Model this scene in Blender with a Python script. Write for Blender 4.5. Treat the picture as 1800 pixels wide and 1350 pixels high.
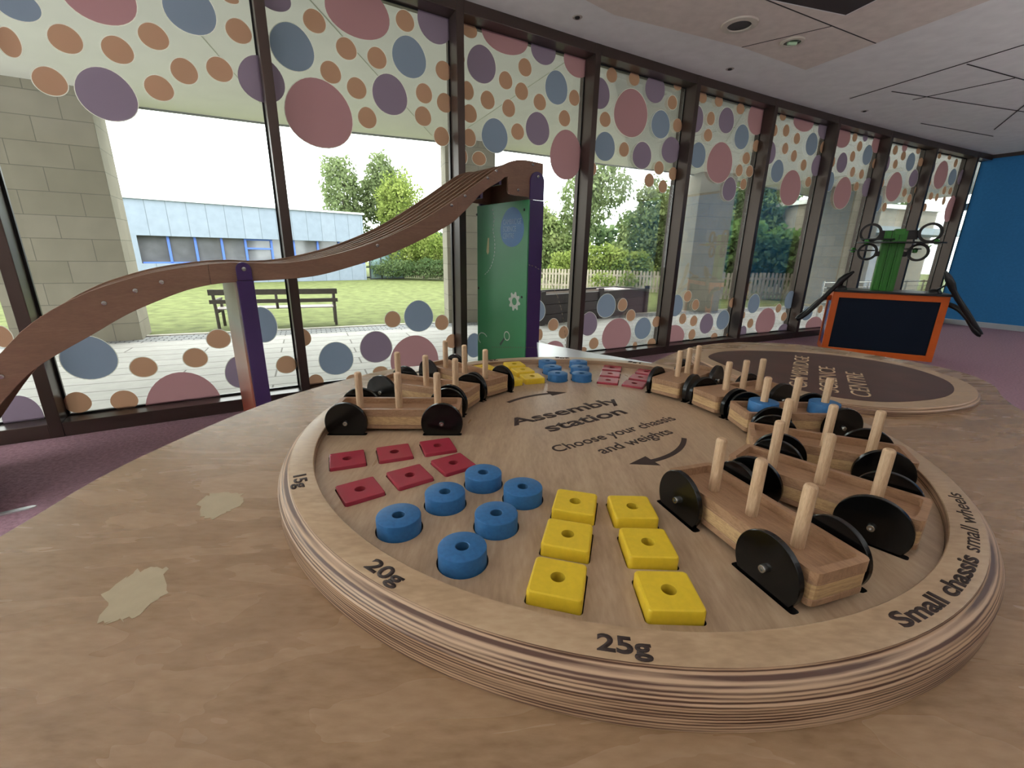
import bpy, bmesh, math, random
from mathutils import Vector, Matrix
for _o in list(bpy.data.objects):
    bpy.data.objects.remove(_o, do_unlink=True)
S = bpy.context.scene
COL = S.collection
PI = math.pi
random.seed(7)

# ------------------------------------------------------------------ camera
ZC = 1.006
pitch, roll = 0.2889, 0.0188
F = Vector((0, math.cos(pitch), -math.sin(pitch)))
R0 = Vector((1, 0, 0)); U0 = R0.cross(F)
RR = R0*math.cos(roll) + U0*math.sin(roll)
UU = -R0*math.sin(roll) + U0*math.cos(roll)
cam = bpy.data.objects.new('camera', bpy.data.cameras.new('camera'))
COL.objects.link(cam)
m = Matrix((RR, UU, -F)).transposed().to_4x4()
m.translation = Vector((0, 0, ZC))
cam.matrix_world = m
cam.data.sensor_width = 36.0
cam.data.lens = 767.0/1800*36
cam.data.clip_start = 0.02; cam.data.clip_end = 300
S.camera = cam

# ------------------------------------------------------------------ light
W = bpy.data.worlds.new('overcast'); S.world = W; W.use_nodes = True
nt = W.node_tree; bg = nt.nodes['Background']
tc = nt.nodes.new('ShaderNodeTexCoord'); sp = nt.nodes.new('ShaderNodeSeparateXYZ')
rp = nt.nodes.new('ShaderNodeValToRGB')
nt.links.new(tc.outputs['Generated'], sp.inputs[0]); nt.links.new(sp.outputs['Z'], rp.inputs[0])
nt.links.new(rp.outputs[0], bg.inputs[0])
rp.color_ramp.elements[0].position = 0.0; rp.color_ramp.elements[0].color = (0.80, 0.84, 0.86, 1)
rp.color_ramp.elements[1].position = 0.7; rp.color_ramp.elements[1].color = (1.0, 1.0, 1.0, 1)
bg.inputs[1].default_value = 7.5
S.view_settings.view_transform = 'Standard'; S.view_settings.look = 'None'
S.view_settings.gamma = 1.0; S.view_settings.use_curve_mapping = False
S.view_settings.exposure = 0.0
PANEL_POWER = 0.6  # emission of the fill panels added to the unseen ceiling
UPLIGHT_POWER = 250.0      # emission of the fill uplighters added out of view

# ------------------------------------------------------------------ helpers
def lin(r, g, b):
    f = lambda c: (c/255/12.92) if c/255 <= .04045 else ((c/255+.055)/1.055)**2.4
    return (f(r), f(g), f(b), 1)

def mat(name, col, rough=.5, metal=0, spec=.5, noise=0, nscale=10, bump=0, stretch=(1,1,1), trans=0, coat=0):
    M = bpy.data.materials.new(name); M.use_nodes = True
    n = M.node_tree; b = n.nodes['Principled BSDF']
    c = lin(*col)
    b.inputs['Base Color'].default_value = c
    b.inputs['Roughness'].default_value = rough; b.inputs['Metallic'].default_value = metal
    b.inputs['Specular IOR Level'].default_value = spec
    if coat: b.inputs['Coat Weight'].default_value = coat; b.inputs['Coat Roughness'].default_value = .15
    if noise or bump:
        t = n.nodes.new('ShaderNodeTexCoord'); mp = n.nodes.new('ShaderNodeMapping'); mp.inputs['Scale'].default_value = stretch
        nz = n.nodes.new('ShaderNodeTexNoise'); nz.inputs['Scale'].default_value = nscale; nz.inputs['Detail'].default_value = 6
        n.links.new(t.outputs['Object'], mp.inputs[0]); n.links.new(mp.outputs[0], nz.inputs['Vector'])
        if noise:
            r = n.nodes.new('ShaderNodeValToRGB')
            r.color_ramp.elements[0].position = .3; r.color_ramp.elements[1].position = .7
            r.color_ramp.elements[0].color = tuple(x*(1-noise) for x in c[:3])+(1,)
            r.color_ramp.elements[1].color = tuple(min(1, x*(1+noise)) for x in c[:3])+(1,)
            n.links.new(nz.outputs['Fac'], r.inputs[0]); n.links.new(r.outputs[0], b.inputs['Base Color'])
        if bump:
            bp = n.nodes.new('ShaderNodeBump'); bp.inputs['Strength'].default_value = bump; bp.inputs['Distance'].default_value = .01
            n.links.new(nz.outputs['Fac'], bp.inputs['Height']); n.links.new(bp.outputs[0], b.inputs['Normal'])
    return M

def wood(name, c1, c2, c3, rough=.4, scale=3.0, stretch=(1, 6, 1), rot=0, dist=2.5, patches=0, spec=.5):
    """veneer: stretched fine grain over slow figure, optional worn pale patches"""
    M = bpy.data.materials.new(name); M.use_nodes = True
    n = M.node_tree; L = n.links; b = n.nodes['Principled BSDF']
    b.inputs['Roughness'].default_value = rough; b.inputs['Specular IOR Level'].default_value = spec
    t = n.nodes.new('ShaderNodeTexCoord'); mp = n.nodes.new('ShaderNodeMapping')
    mp.inputs['Scale'].default_value = stretch; mp.inputs['Rotation'].default_value = (0, 0, rot)
    L.new(t.outputs['Object'], mp.inputs[0])
    a = n.nodes.new('ShaderNodeTexNoise'); a.inputs['Scale'].default_value = scale; a.inputs['Detail'].default_value = 3; a.inputs['Distortion'].default_value = dist
    f = n.nodes.new('ShaderNodeTexNoise'); f.inputs['Scale'].default_value = scale*22; f.inputs['Detail'].default_value = 5
    L.new(mp.outputs[0], a.inputs['Vector']); L.new(mp.outputs[0], f.inputs['Vector'])
    w = n.nodes.new('ShaderNodeMath'); w.operation = 'MULTIPLY'; w.inputs[1].default_value = 5.0
    L.new(a.outputs['Fac'], w.inputs[0])
    fr = n.nodes.new('ShaderNodeMath'); fr.operation = 'PINGPONG'; fr.inputs[1].default_value = 1.0
    L.new(w.outputs[0], fr.inputs[0])
    mx = n.nodes.new('ShaderNodeMath'); mx.operation = 'MULTIPLY_ADD'; mx.inputs[1].default_value = .70
    L.new(f.outputs['Fac'], mx.inputs[0])
    hf = n.nodes.new('ShaderNodeMath'); hf.operation = 'MULTIPLY'; hf.inputs[1].default_value = .24
    L.new(fr.outputs[0], hf.inputs[0]); L.new(hf.outputs[0], mx.inputs[2])
    r = n.nodes.new('ShaderNodeValToRGB'); e = r.color_ramp.elements
    e[0].position = .22; e[0].color = lin(*c1); e[1].position = .78; e[1].color = lin(*c3)
    k = e.new(.5); k.color = lin(*c2)
    L.new(mx.outputs[0], r.inputs[0])
    L.new(r.outputs[0], b.inputs['Base Color'])
    bp = n.nodes.new('ShaderNodeBump'); bp.inputs['Strength'].default_value = .06; bp.inputs['Distance'].default_value = .002
    L.new(f.outputs['Fac'], bp.inputs['Height']); L.new(bp.outputs[0], b.inputs['Normal'])
    rn = n.nodes.new('ShaderNodeMapRange'); rn.inputs['To Min'].default_value = rough-.08; rn.inputs['To Max'].default_value = rough+.1
    L.new(a.outputs['Fac'], rn.inputs['Value']); L.new(rn.outputs[0], b.inputs['Roughness'])
    return M

def ply(name, cl, cd, step=.0014, rough=.45):
    """plywood edge: thin layers stacked in z, alternating light and dark with irregular tone"""
    M = bpy.data.materials.new(name); M.use_nodes = True
    n = M.node_tree; L = n.links; b = n.nodes['Principled BSDF']
    t = n.nodes.new('ShaderNodeTexCoord'); sp = n.nodes.new('ShaderNodeSeparateXYZ'); L.new(t.outputs['Object'], sp.inputs[0])
    mp = n.nodes.new('ShaderNodeMapping'); mp.inputs['Scale'].default_value = (6, 6, .55/step)
    L.new(t.outputs['Object'], mp.inputs[0])
    a = n.nodes.new('ShaderNodeTexNoise'); a.inputs['Scale'].default_value = 1.0; a.inputs['Detail'].default_value = 4
    L.new(mp.outputs[0], a.inputs['Vector'])
    w = n.nodes.new('ShaderNodeMath'); w.operation = 'MULTIPLY'; w.inputs[1].default_value = 2*PI/(2*step); L.new(sp.outputs[2], w.inputs[0])
    sn = n.nodes.new('ShaderNodeMath'); sn.operation = 'SINE'; L.new(w.outputs[0], sn.inputs[0])
    k = n.nodes.new('ShaderNodeMath'); k.operation = 'MULTIPLY_ADD'; k.inputs[1].default_value = .13; L.new(sn.outputs[0], k.inputs[0]); L.new(a.outputs['Fac'], k.inputs[2])
    r = n.nodes.new('ShaderNodeValToRGB'); e = r.color_ramp.elements
    e[0].position = .36; e[0].color = lin(*cd); e[1].position = .62; e[1].color = lin(*cl)
    L.new(k.outputs[0], r.inputs[0]); L.new(r.outputs[0], b.inputs['Base Color'])
    b.inputs['Roughness'].default_value = rough
    return M

def emit(name, col, s):
    M = bpy.data.materials.new(name); M.use_nodes = True
    n = M.node_tree; n.nodes.remove(n.nodes['Principled BSDF'])
    e = n.nodes.new('ShaderNodeEmission'); e.inputs[0].default_value = lin(*col); e.inputs[1].default_value = s
    n.links.new(e.outputs[0], n.nodes['Material Output'].inputs[0]); return M

def glass(name, tint, gloss=1.0):
    M = bpy.data.materials.new(name); M.use_nodes = True
    n = M.node_tree; L = n.links; n.nodes.remove(n.nodes['Principled BSDF'])
    tr = n.nodes.new('ShaderNodeBsdfTransparent'); tr.inputs[0].default_value = tint
    g = n.nodes.new('ShaderNodeBsdfGlossy'); g.inputs['Roughness'].default_value = .01
    fr = n.nodes.new('ShaderNodeFresnel'); fr.inputs[0].default_value = 1.45
    k = n.nodes.new('ShaderNodeMath'); k.operation = 'MULTIPLY'; k.inputs[1].default_value = gloss
    mx = n.nodes.new('ShaderNodeMixShader')
    L.new(fr.outputs[0], k.inputs[0]); L.new(k.outputs[0], mx.inputs[0]); L.new(tr.outputs[0], mx.inputs[1]); L.new(g.outputs[0], mx.inputs[2])
    L.new(mx.outputs[0], n.nodes['Material Output'].inputs[0]); return M

class MB:
    """collects shapes and links them as ONE mesh object"""
    def __init__(s): s.v = []; s.f = []; s.m = []; s.sm = []
    def add(s, vs, fs, mi=0, smooth=False):
        o = len(s.v); s.v += [tuple(v) for v in vs]
        for f in fs: s.f.append([o+i for i in f]); s.m.append(mi); s.sm.append(smooth)
        return s
    def prism(s, poly, z0, z1, mi=0, M=None, side=None):
        n = len(poly); vs = [Vector((x, y, z0)) for x, y in poly]+[Vector((x, y, z1)) for x, y in poly]
        if M: vs = [M @ v for v in vs]
        s.add(vs, [list(range(n))[::-1], list(range(n, 2*n))], mi)
        s.add(vs, [[i, (i+1) % n, n+(i+1) % n, n+i] for i in range(n)], mi if side is None else side)
        return s
    def box(s, c, d, mi=0, rz=0, M=None):
        x, y, z = [k/2 for k in d]
        T = Matrix.Translation(c) @ Matrix.Rotation(rz, 4, 'Z')
        if M: T = M @ T
        return s.prism([(-x, -y), (x, -y), (x, y), (-x, y)], -z, z, mi, T)
    def lathe(s, prof, mi=0, M=None, seg=32, smooth=True, cap=True, mis=None):
        n = len(prof); vs = []
        for i in range(seg):
            a = 2*PI*i/seg
            for r, z in prof: vs.append(Vector((r*math.cos(a), r*math.sin(a), z)))
        if M: vs = [M @ v for v in vs]
        for k in range(n-1):
            s.add(vs if k == 0 else [], [], mi)
            if k == 0: base = len(s.v)-len(vs)
            for i in range(seg):
                j = (i+1) % seg
                s.f.append([base+i*n+k, base+j*n+k, base+j*n+k+1, base+i*n+k+1]); s.m.append(mis[k] if mis else mi); s.sm.append(smooth)
        if cap:
            if prof[0][0] > 1e-6: s.f.append([base+i*n for i in range(seg)][::-1]); s.m.append(mis[0] if mis else mi); s.sm.append(False)
            if prof[-1][0] > 1e-6: s.f.append([base+i*n+n-1 for i in range(seg)]); s.m.append(mis[-1] if mis else mi); s.sm.append(False)
        return s
    def tube(s, pts, r, mi=0, seg=10, caps=True, M=None):
        pts = [Vector(p) for p in pts]; rs = r if isinstance(r, (list, tuple)) else [r]*len(pts)
        rings = []; up = Vector((0, 0, 1))
        for i, p in enumerate(pts):
            d = (pts[min(i+1, len(pts)-1)]-pts[max(i-1, 0)]).normalized()
            a = d.cross(up)
            if a.length < 1e-3: a = d.cross(Vector((0, 1, 0)))
            a.normalize(); b = a.cross(d).normalized()
            rings.append([p+(a*math.cos(2*PI*k/seg)+b*math.sin(2*PI*k/seg))*rs[i] for k in range(seg)])
        vs = [v for q in rings for v in q]
        if M: vs = [M @ v for v in vs]
        fs = [[i*seg+k, i*seg+(k+1) % seg, (i+1)*seg+(k+1) % seg, (i+1)*seg+k] for i in range(len(pts)-1) for k in range(seg)]
        s.add(vs, fs, mi, True)
        if caps:
            n = len(pts)
            s.add(vs[:seg]+vs[-seg:], [list(range(seg))[::-1], list(range(seg, 2*seg))], mi)
        return s
    def build(s, name, mats, parent=None, bevel=0, auto=True):
        me = bpy.data.meshes.new(name); me.from_pydata(s.v, [], s.f)
        for x in (mats if isinstance(mats, (list, tuple)) else [mats]): me.materials.append(x)
        me.polygons.foreach_set('material_index', s.m); me.polygons.foreach_set('use_smooth', s.sm); me.update()
        bm = bmesh.new(); bm.from_mesh(me); bmesh.ops.remove_doubles(bm, verts=bm.verts, dist=1e-6); bmesh.ops.recalc_face_normals(bm, faces=bm.faces)
        if auto:
            for e in bm.edges:
                if len(e.link_faces) == 2 and e.calc_face_angle(0) > .7: e.smooth = False
        bm.to_mesh(me); bm.free()
        o = bpy.data.objects.new(name, me); COL.objects.link(o)
        if parent is not None: o.parent = parent
        if bevel:
            b = o.modifiers.new('bevel', 'BEVEL'); b.width = bevel; b.segments = 2; b.limit_method = 'ANGLE'; b.angle_limit = .6
        return o

def tag(o, label, cat, group=None, kind=None):
    o['label'] = label; o['category'] = cat
    if group: o['group'] = group
    if kind: o['kind'] = kind
    return o
def struct(o, kind='structure'): o['kind'] = kind; return o
def empty(name, loc=(0, 0, 0), rz=0):
    o = bpy.data.objects.new(name, None); COL.objects.link(o); o.location = loc; o.rotation_euler = (0, 0, rz); o.empty_display_size = .05
    return o
def copy_tree(o, parent=None):
    c = o.copy(); COL.objects.link(c)
    if parent is not None: c.parent = parent
    for ch in [k for k in bpy.data.objects if k.parent == o]: copy_tree(ch, c)
    return c

def flat_mesh(name, loops, h):
    """filled 2D shape with holes (even-odd), h thick, z from 0 to h"""
    from mathutils.geometry import delaunay_2d_cdt
    vs = []; ed = []
    for lp in loops:
        o = len(vs); vs += [Vector((x, y)) for x, y in lp]; ed += [(o+i, o+(i+1) % len(lp)) for i in range(len(lp))]
    V, E_, F_, *_r = delaunay_2d_cdt(vs, ed, [], 0, 1e-7)
    bb = [(min(p[0] for p in lp), max(p[0] for p in lp), min(p[1] for p in lp), max(p[1] for p in lp), lp) for lp in loops]
    def inside(x, y):
        c = False
        for x0, x1, y0, y1, lp in bb:
            if x < x0 or x > x1 or y < y0 or y > y1: continue
            for i in range(len(lp)):
                ax, ay = lp[i-1]; bx, by = lp[i]
                if (ay > y) != (by > y) and x < (bx-ax)*(y-ay)/(by-ay)+ax: c = not c
        return c
    bm = bmesh.new(); bv = [bm.verts.new((v.x, v.y, 0)) for v in V]
    for f in F_:
        cx = sum(V[i].x for i in f)/len(f); cy = sum(V[i].y for i in f)/len(f)
        if inside(cx, cy):
            try: bm.faces.new([bv[i] for i in f])
            except ValueError: pass
    for v in [v for v in bm.verts if not v.link_faces]: bm.verts.remove(v)
    g = bmesh.ops.extrude_face_region(bm, geom=bm.faces[:])
    for v in [e for e in g['geom'] if isinstance(e, bmesh.types.BMVert)]: v.co.z += h
    bmesh.ops.recalc_face_normals(bm, faces=bm.faces)
    me = bpy.data.meshes.new(name); bm.to_mesh(me); bm.free(); return me
def text_mesh(body, bold=0.0, h=.0004, spacing=1.0):
    cu = bpy.data.curves.new('lettering', 'FONT'); cu.body = body; cu.size = 1; cu.offset = bold; cu.space_character = spacing; cu.resolution_u = 4
    o = bpy.data.objects.new('lettering', cu); COL.objects.link(o)
    me = bpy.data.meshes.new_from_object(o); bpy.data.objects.remove(o, do_unlink=True)
    bm = bmesh.new(); bm.from_mesh(me)
    g = bmesh.ops.extrude_face_region(bm, geom=bm.faces[:])
    for v in [e for e in g['geom'] if isinstance(e, bmesh.types.BMVert)]: v.co.z += h
    bmesh.ops.recalc_face_normals(bm, faces=bm.faces); bm.to_mesh(me); bm.free()
    xs = [v.co.x for v in me.vertices]; 
    return me, min(xs), max(xs)
def place_mesh(name, me, mats, parent=None, loc=(0, 0, 0), rz=0):
    me.materials.clear()
    for x in (mats if isinstance(mats, (list, tuple)) else [mats]): me.materials.append(x)
    o = bpy.data.objects.new(name, me); COL.objects.link(o)
    if parent is not None: o.parent = parent
    o.location = loc; o.rotation_euler = (0, 0, rz); return o
def interp(pts, n=6):
    out = []
    for i in range(len(pts)-1):
        p0 = pts[max(i-1, 0)]; p1 = pts[i]; p2 = pts[i+1]; p3 = pts[min(i+2, len(pts)-1)]
        for k in range(n):
            t = k/n
            out.append(tuple(.5*((2*b)+(-a+c)*t+(2*a-5*b+4*c-d)*t*t+(-a+3*b-3*c+d)*t**3) for a, b, c, d in zip(p0, p1, p2, p3)))
    out.append(tuple(pts[-1])); return out
def zat(prof, s):
    for a, b in zip(prof, prof[1:]):
        if a[0] <= s <= b[0]: return a[1]+(b[1]-a[1])*(s-a[0])/max(1e-9, b[0]-a[0])
    return prof[0][1] if s < prof[0][0] else prof[-1][1]

# ------------------------------------------------------------------ materials
M_bronze = mat('bronze anodised frame', (84, 72, 66), .32, .55, .5)
M_gasket = mat('black gasket', (14, 13, 12), .5)
M_carpet = mat('aubergine carpet', (166, 132, 144), .95, 0, .1, .22, 60, .5)
M_ceil = mat('grey white ceiling plaster', (226, 228, 224), .9, 0, .1, .05, 8)
M_ceil2 = mat('beige ceiling board', (214, 206, 194), .85, 0, .1, .06, 14)
M_blue = mat('blue felt wall', (62, 130, 188), .95, 0, .1, .05, 30)
M_wall = mat('white wall', (200, 196, 188), .9)
M_skirt = mat('pale skirting', (190, 195, 200), .5)
M_dark = mat('dark recess', (40, 36, 34), .8)
M_glass = glass('window glass', (.93, .96, .94, 1), .6)
M_table = wood('birch veneer tabletop', (140, 112, 84), (158, 128, 98), (170, 142, 112), .26, 2.6, (1, 3.2, 1), .5)
M_ring = wood('birch ring', (160, 132, 102), (178, 150, 118), (190, 164, 132), .34, 3, (1, 3, 1), -.6)
M_plate = wood('birch base plate', (158, 132, 106), (174, 148, 120), (186, 162, 134), .30, 2.5, (5, 1, 1), -.55)
M_plyedge = ply('birch ply edge', (192, 160, 130), (84, 54, 40))
M_burn = mat('laser burnt wood', (48, 30, 24), .7)
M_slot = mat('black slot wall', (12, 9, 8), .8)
M_etch = mat('dark stained engraving', (74, 46, 38), .45, 0, .5, .3, 9)
M_lightletter = wood('pale birch lettering', (190, 160, 120), (206, 178, 140), (214, 190, 152), .4)
M_oak = wood('oak chassis', (132, 98, 70), (158, 122, 92), (174, 138, 106), .42, 5, (2.5, 26, 10))
M_oakside = wood('light oak ply core', (150, 118, 82), (190, 156, 112), (206, 174, 130), .45, 4, (10, 2, 40))
M_peg = wood('beech peg', (170, 138, 106), (200, 168, 134), (214, 184, 150), .5, 8, (14, 14, 1))
M_pegend = mat('beech peg end', (214, 190, 160), .55, 0, .4, .1, 200)
M_wheel = mat('black acrylic', (7, 7, 7), .2, 0, .35)
M_chrome = mat('steel bolt', (190, 188, 182), .22, 1)
M_red = mat('red painted wood', (152, 44, 60), .26, 0, .5, .04, 40)
M_bluew = mat('blue painted wood', (44, 100, 150), .45, 0, .4, .12, 220)
M_yel = mat('yellow painted wood', (220, 186, 44), .42, 0, .4, .05, 160)
M_holey = mat('yellow bore', (150, 132, 20), .7)
M_track = wood('warm birch track panel', (126, 96, 76), (136, 104, 82), (146, 114, 92), .5, 2, (1, 1, 4))
M_bed = wood('track bed', (110, 84, 60), (128, 100, 74), (140, 112, 84), .45, 3, (1, 5, 1))
M_purple = mat('deep purple laminate', (66, 44, 96), .35)
M_green = mat('green printed panel', (66, 152, 96), .4, 0, .5, .12, 1.2)
M_white = mat('white laminate', (222, 226, 232), .25)
M_whiteprint = mat('white print', (214, 224, 210), .5)
M_greyprint = mat('dark grey print', (62, 84, 70), .5)
M_creamprint = mat('cream print', (206, 200, 140), .5)
M_bluelogo = mat('blue logo print', (84, 140, 200), .45)
M_logotext = mat('pale blue print', (176, 208, 236), .5)
M_orange = mat('orange laminate', (214, 96, 22), .4)
M_navy = mat('navy panel', (6, 22, 40), .6, 0, .2)
M_blacktop = mat('black laminate', (30, 32, 36), .35)
M_greenpost = mat('green aluminium', (50, 130, 40), .35)
M_rubber = mat('black rubber', (16, 16, 17), .4)
M_stone = None

def vinyl(name, col, tr):
    M = bpy.data.materials.new(name); M.use_nodes = True
    n = M.node_tree; L = n.links; n.nodes.remove(n.nodes['Principled BSDF'])
    d = n.nodes.new('ShaderNodeBsdfDiffuse'); d.inputs[0].default_value = lin(*col)
    t = n.nodes.new('ShaderNodeBsdfTranslucent'); t.inputs[0].default_value = lin(*tr)
    mx = n.nodes.new('ShaderNodeMixShader'); mx.inputs[0].default_value = .5
    L.new(d.outputs[0], mx.inputs[1]); L.new(t.outputs[0], mx.inputs[2]); L.new(mx.outputs[0], n.nodes['Material Output'].inputs[0]); return M
M_dot = {'P': vinyl('pink vinyl', (180, 138, 144), (184, 136, 140)), 'V': vinyl('mauve vinyl', (150, 136, 154), (140, 120, 138)),
         'G': vinyl('blue grey vinyl', (138, 148, 164), (138, 150, 170)), 'O': vinyl('peach vinyl', (188, 150, 128), (190, 146, 116))}
M_rim = vinyl('clear white vinyl edge', (240, 238, 225), (238, 236, 225))
DOTNAME = {'P': 'dusty pink dot', 'V': 'mauve dot', 'G': 'blue grey dot', 'O': 'peach dot'}

# ------------------------------------------------------------------ shell
NODES = [(-5.57, .396), (-4.554, 1.036), (-3.538, 1.676), (-2.522, 2.316), (-1.506, 2.956), (-.481, 3.58), (.554, 4.188), (1.598, 4.779), (2.651, 5.353), (3.714, 5.911), (4.785, 6.453), (5.864, 6.977), (6.952, 7.484), (7.37, 7.67)]
ZS, ZT_, ZCEIL, GZ = .08, 2.547, 2.62, -.7
BD = Vector((.482, -.876)); BW0 = Vector((7.37, 7.67))
BW1 = BW0+BD*9.5
room = [Vector(p) for p in NODES]+[BW1, Vector((BW1.x, -4.2)), Vector((-5.57, -4.2))]
struct(MB().prism([tuple(p) for p in room][::-1], -.2, 0).build('floor', M_carpet))
struct(MB().prism([tuple(p) for p in room][::-1], ZCEIL, ZCEIL+.15).build('ceiling', M_ceil))
def wallbox(name, a, b, m, z0=0, z1=ZCEIL, t=.15, skirt=None):
    a = Vector(a); b = Vector(b); d = (b-a); L = d.length; ang = math.atan2(d.y, d.x)
    o = MB().prism([(0, 0), (L, 0), (L, t), (0, t)], z0, z1).build(name, m); o.location = (a.x, a.y, 0); o.rotation_euler = (0, 0, ang)
    struct(o)
    return o, L, ang
wallbox('wall_right', BW0, BW1, M_blue)
o = MB().prism([(0, -.02), (9.5, -.02), (9.5, 0), (0, 0)], 0, .085).build('baseboard_right', M_skirt, bevel=.004); o.location = (BW0.x, BW0.y, 0); o.rotation_euler = (0, 0, math.atan2(BD.y, BD.x)); struct(o)
o = MB().prism([(0, -.03), (9.5, -.03), (9.5, 0), (0, 0)], ZCEIL-.05, ZCEIL).build('trim_1', mat('dark wall trim', (70, 62, 60), .7)); o.location = (BW0.x, BW0.y, 0); o.rotation_euler = (0, 0, math.atan2(BD.y, BD.x)); struct(o)  # dark strip along the top of the blue wall
wallbox('wall_far_right', BW1, (BW1.x, -4.2), M_wall)
wallbox('wall_back', (BW1.x, -4.2), (-5.57, -4.2), M_wall)
# unseen left wall, tall windows added to let daylight in from the side
q = MB()
Y0, Y1, WZ0, WZ1 = -3.4, -.2, .35, 2.45
for y0, y1, z0, z1 in ((-4.2, Y0, 0, ZCEIL), (Y1, .39, 0, ZCEIL), (Y0, Y1, 0, WZ0), (Y0, Y1, WZ1, ZCEIL)): q.prism([(-5.72, y0), (-5.57, y0), (-5.57, y1), (-5.72, y1)], z0, z1)
struct(q.build('wall_left', M_wall))
w = empty('window_14', (-5.64, 0, 0)); struct(w)
MB().box((0, (Y0+Y1)/2, (WZ0+WZ1)/2), (.01, Y1-Y0, WZ1-WZ0)).build('pane', M_glass, w)
q = MB()
for k in range(4): q.box((0, Y0+(Y1-Y0)*k/3, (WZ0+WZ1)/2), (.08, .06, WZ1-WZ0))
q.build('window_frame', M_bronze, w)

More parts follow.
